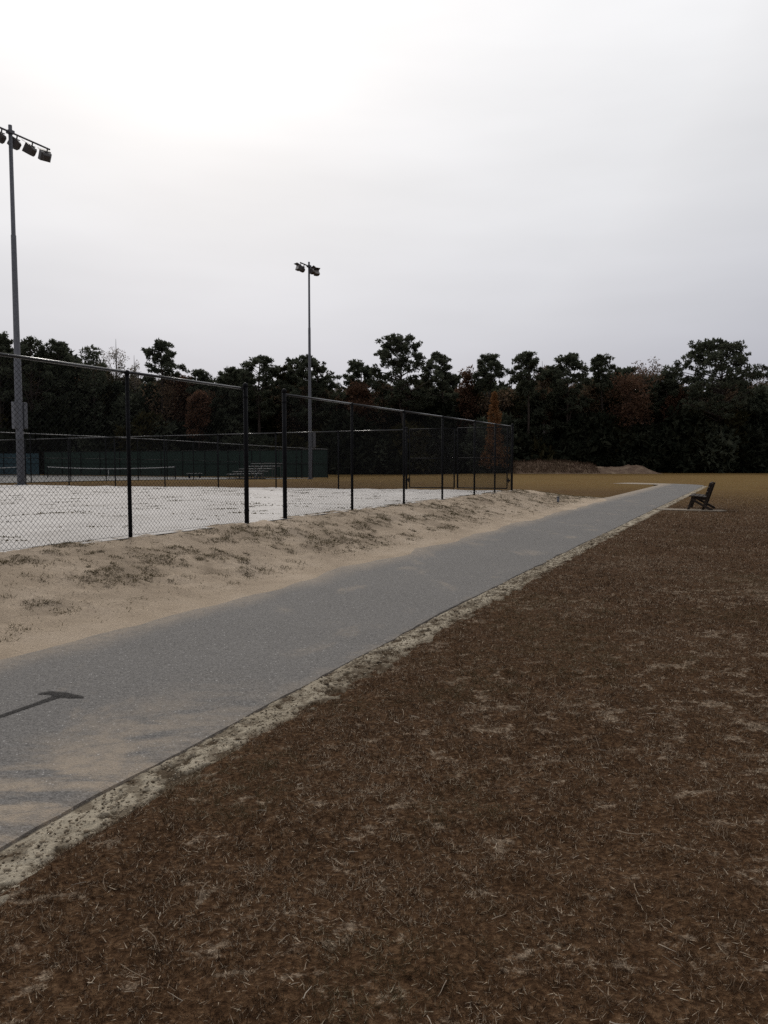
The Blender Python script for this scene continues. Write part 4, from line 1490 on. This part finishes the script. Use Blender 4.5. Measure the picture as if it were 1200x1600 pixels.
# single prostrate weeds with radiating stems
for (u, v, r_) in [(-6.22, 5.05, 0.16), (-6.1, 4.75, 0.12), (-6.42, 5.75, 0.16), (-6.5, 11.3, 0.22), (-6.3, 11.6, 0.18), (-6.35, 10.1, 0.16), (-6.6, 9.2, 0.14), (-6.25, 9.6, 0.12), (-7.2, 6.2, 0.15), (-7.1, 12.8, 0.2), (-6.5, 13.9, 0.16), (-6.45, 16.0, 0.2), (-7.4, 15.5, 0.2), (-6.1, 8.2, 0.1), (-6.3, 18.5, 0.2), (-6.9, 4.6, 0.14), (-7.0, 8.9, 0.12), (-6.6, 7.9, 0.12)] + [(rs.uniform(-8.2, -6.2), rs.uniform(3, 26), rs.uniform(0.03, 0.10)) for _ in range(120)]:
    n = int(70 * r_ / 0.15) + 15
    rr = r_ * np.sqrt(rs.uniform(0, 1, n)); aa = rs.uniform(0, 6.28, n)
    uu, vv2 = u + rr * np.cos(aa), v + rr * np.sin(aa)
    P = np.stack([NX * uu + DX * vv2, NY * uu + DY * vv2, bank_z(uu, vv2) - 0.002], 1)
    vv, ff, k = blades(P, rs.uniform(0.02, 0.06, n), rs.uniform(0.004, 0.009, n) * (1 + v / 25), np.abs(rs.normal(1.1, 0.3, n)).clip(0.2, 1.5), rs, False)
    VV.append(vv); FF.append(ff + nv); TT.append(np.repeat(np.clip(rs.normal(0.22, 0.2, n), 0, 1), k)); nv += len(vv)
# low dark streaks of weeds in the white sand
for k_ in range(340):
    u = rs.uniform(-34, -8.7); v = rs.uniform(5, 27.5)
    if -34 + (v - 5) * 0.2 > u: continue
    n = int(rs.uniform(14, 60)); ln = rs.uniform(0.10, 0.7)
    uu = u + rs.normal(0, ln * 0.5, n); vv2 = v + rs.normal(0, 0.09, n) + (uu - u) * 0.48
    uu = np.minimum(uu, -8.5)
    P = np.stack([NX * uu + DX * vv2, NY * uu + DY * vv2, court_z(uu, vv2) - 0.004], 1)
    vv, ff, k = blades(P, rs.uniform(0.02, 0.05, n), rs.uniform(0.02, 0.055, n), np.abs(rs.normal(1.0, 0.3, n)).clip(0.1, 1.5), rs, False)
    VV.append(vv); FF.append(ff + nv); TT.append(np.repeat(np.clip(rs.normal(0.35, 0.2, n), 0, 1), k)); nv += len(vv)
wm = fast_mesh('weeds', np.concatenate(VV), np.concatenate(FF), M['weed'])
set_attr(wm, 'tone', np.concatenate(TT))
tag(link(bpy.data.objects.new('weeds', wm)), 'low scattered weeds on the sand bank and sand court', 'weeds', kind='stuff')

# loose crumbs of crust and dark soil on the crumbling rim, the bank's toe and the path's edge
n = 5200
v = 1.2 + 17 * rs.uniform(0, 1, n) ** 1.6
s_ = rs.uniform(0.015, 0.26, n)
u = verge_line(v) + s_
z = np.where(s_ > 0, verge_z(u, v), base_z(v)) 
r_ = rs.uniform(0.002, 0.0065, n) * (1 + 0.08 * v) * np.where(rs.uniform(size=n) < 0.06, 1.9, 1.0)
C = np.stack([NX * u + DX * v, NY * u + DY * v, z + r_ * 0.35], 1)
octv_ = np.array([[1, 0, 0], [-1, 0, 0], [0, 1, 0], [0, -1, 0], [0, 0, 0.7], [0, 0, -0.7]], float)
V8 = C[:, None, :] + octv_[None] * r_[:, None, None] * rs.uniform(0.5, 1.5, (n, 6, 1))
F8 = np.array([[0, 2, 4], [2, 1, 4], [1, 3, 4], [3, 0, 4], [2, 0, 5], [1, 2, 5], [3, 1, 5], [0, 3, 5]])
cm_ = fast_mesh('sand_crumbs', V8.reshape(-1, 3), (np.arange(n)[:, None, None] * 6 + F8[None]).reshape(-1, 3), M['crumb'])
set_attr(cm_, 'tone', np.repeat(np.where(rs.uniform(size=n) < 0.15, rs.uniform(0.05, 0.4, n), rs.uniform(0.5, 1.0, n)), 6))
tag(link(bpy.data.objects.new('sand_crumbs', cm_)), 'loose crumbs of sand and soil along the right rim of the path', 'crumbs', kind='stuff')

# dry stalks on the soil heap
n = 5000
x = rs.uniform(17.5, 29, n); y = rs.uniform(103.6, 109, n)
P = np.stack([x, y, mound_h(x, y) - 0.18], 1)
vv, ff, k = blades(P, rs.uniform(0.15, 0.55, n), rs.uniform(0.04, 0.09, n), np.abs(rs.normal(0.4, 0.3, n)), rs, False)
dm = fast_mesh('dry_stalks', vv, ff, M['stalk'])
set_attr(dm, 'tone', np.repeat(np.clip(rs.normal(0.5, 0.25, n), 0, 1), k))
tag(link(bpy.data.objects.new('dry_stalks', dm)), 'dry brown stalks growing on the heap of soil', 'weeds', kind='stuff')

# straw and twigs lying on the turf
VV, FF, TT = [], [], []
nv = 0


def lying(x, y, ang, L, w, tone, z0, kink, rs):
    """thin three-sided stick with a kink, lying on the ground"""
    pts = []
    a = ang
    p = np.array([x, y])
    for k in range(4):
        u, v = UV(p[0], p[1])
        pts.append((p[0], p[1], float(field_z(np.array(u), np.array(v))) + z0))
        p = p + np.array([math.cos(a), math.sin(a)]) * L / 3
        a += rs.normal() * kink
    mb_ = MB().tube(pts, [w, w * 0.9, w * 0.75, w * 0.4], 3, False)
    return np.array(mb_.v), [f for f in mb_.f], tone


quads = []
for k_ in range(230):
    y = rs.uniform(1.9, 10.5) if k_ > 16 else rs.uniform(2.2, 6)
    x = rs.uniform(-0.5 * y, 0.52 * y)
    u, v = UV(x, y)
    if u < float(verge_line(v)) + 0.45: continue
    big = k_ <= 16
    L = rs.uniform(0.08, 0.18) if big else rs.uniform(0.03, 0.07)
    w = rs.uniform(0.0014, 0.0026) if big else rs.uniform(0.0008, 0.0015) * (1 + y / 8)
    v_, f_, t_ = lying(x, y, rs.uniform(0, 6.28), L, w, rs.uniform(0.2, 0.55 if big else 0.95), 0.014 if big else 0.014 if big else 0.020, 0.12, rs)
    VV.append(v_); quads += [tuple(i + nv for i in q) for q in f_]; TT.append(np.full(len(v_), t_)); nv += len(v_)
sm = bpy.data.meshes.new('straw_litter')
sm.from_pydata([tuple(p) for p in np.concatenate(VV)], [], quads)
sm.materials.append(M['straw'])
set_attr(sm, 'tone', np.concatenate(TT))
tag(link(bpy.data.objects.new('straw_litter', sm)), 'pale twigs and straw lying on the brown turf', 'litter', kind='stuff')
print('GRASS tris', len(gm.polygons), 'WEEDS', len(wm.polygons), 'TOTAL', sum(len(o.data.polygons) for o in scene.objects if o.type == 'MESH'))
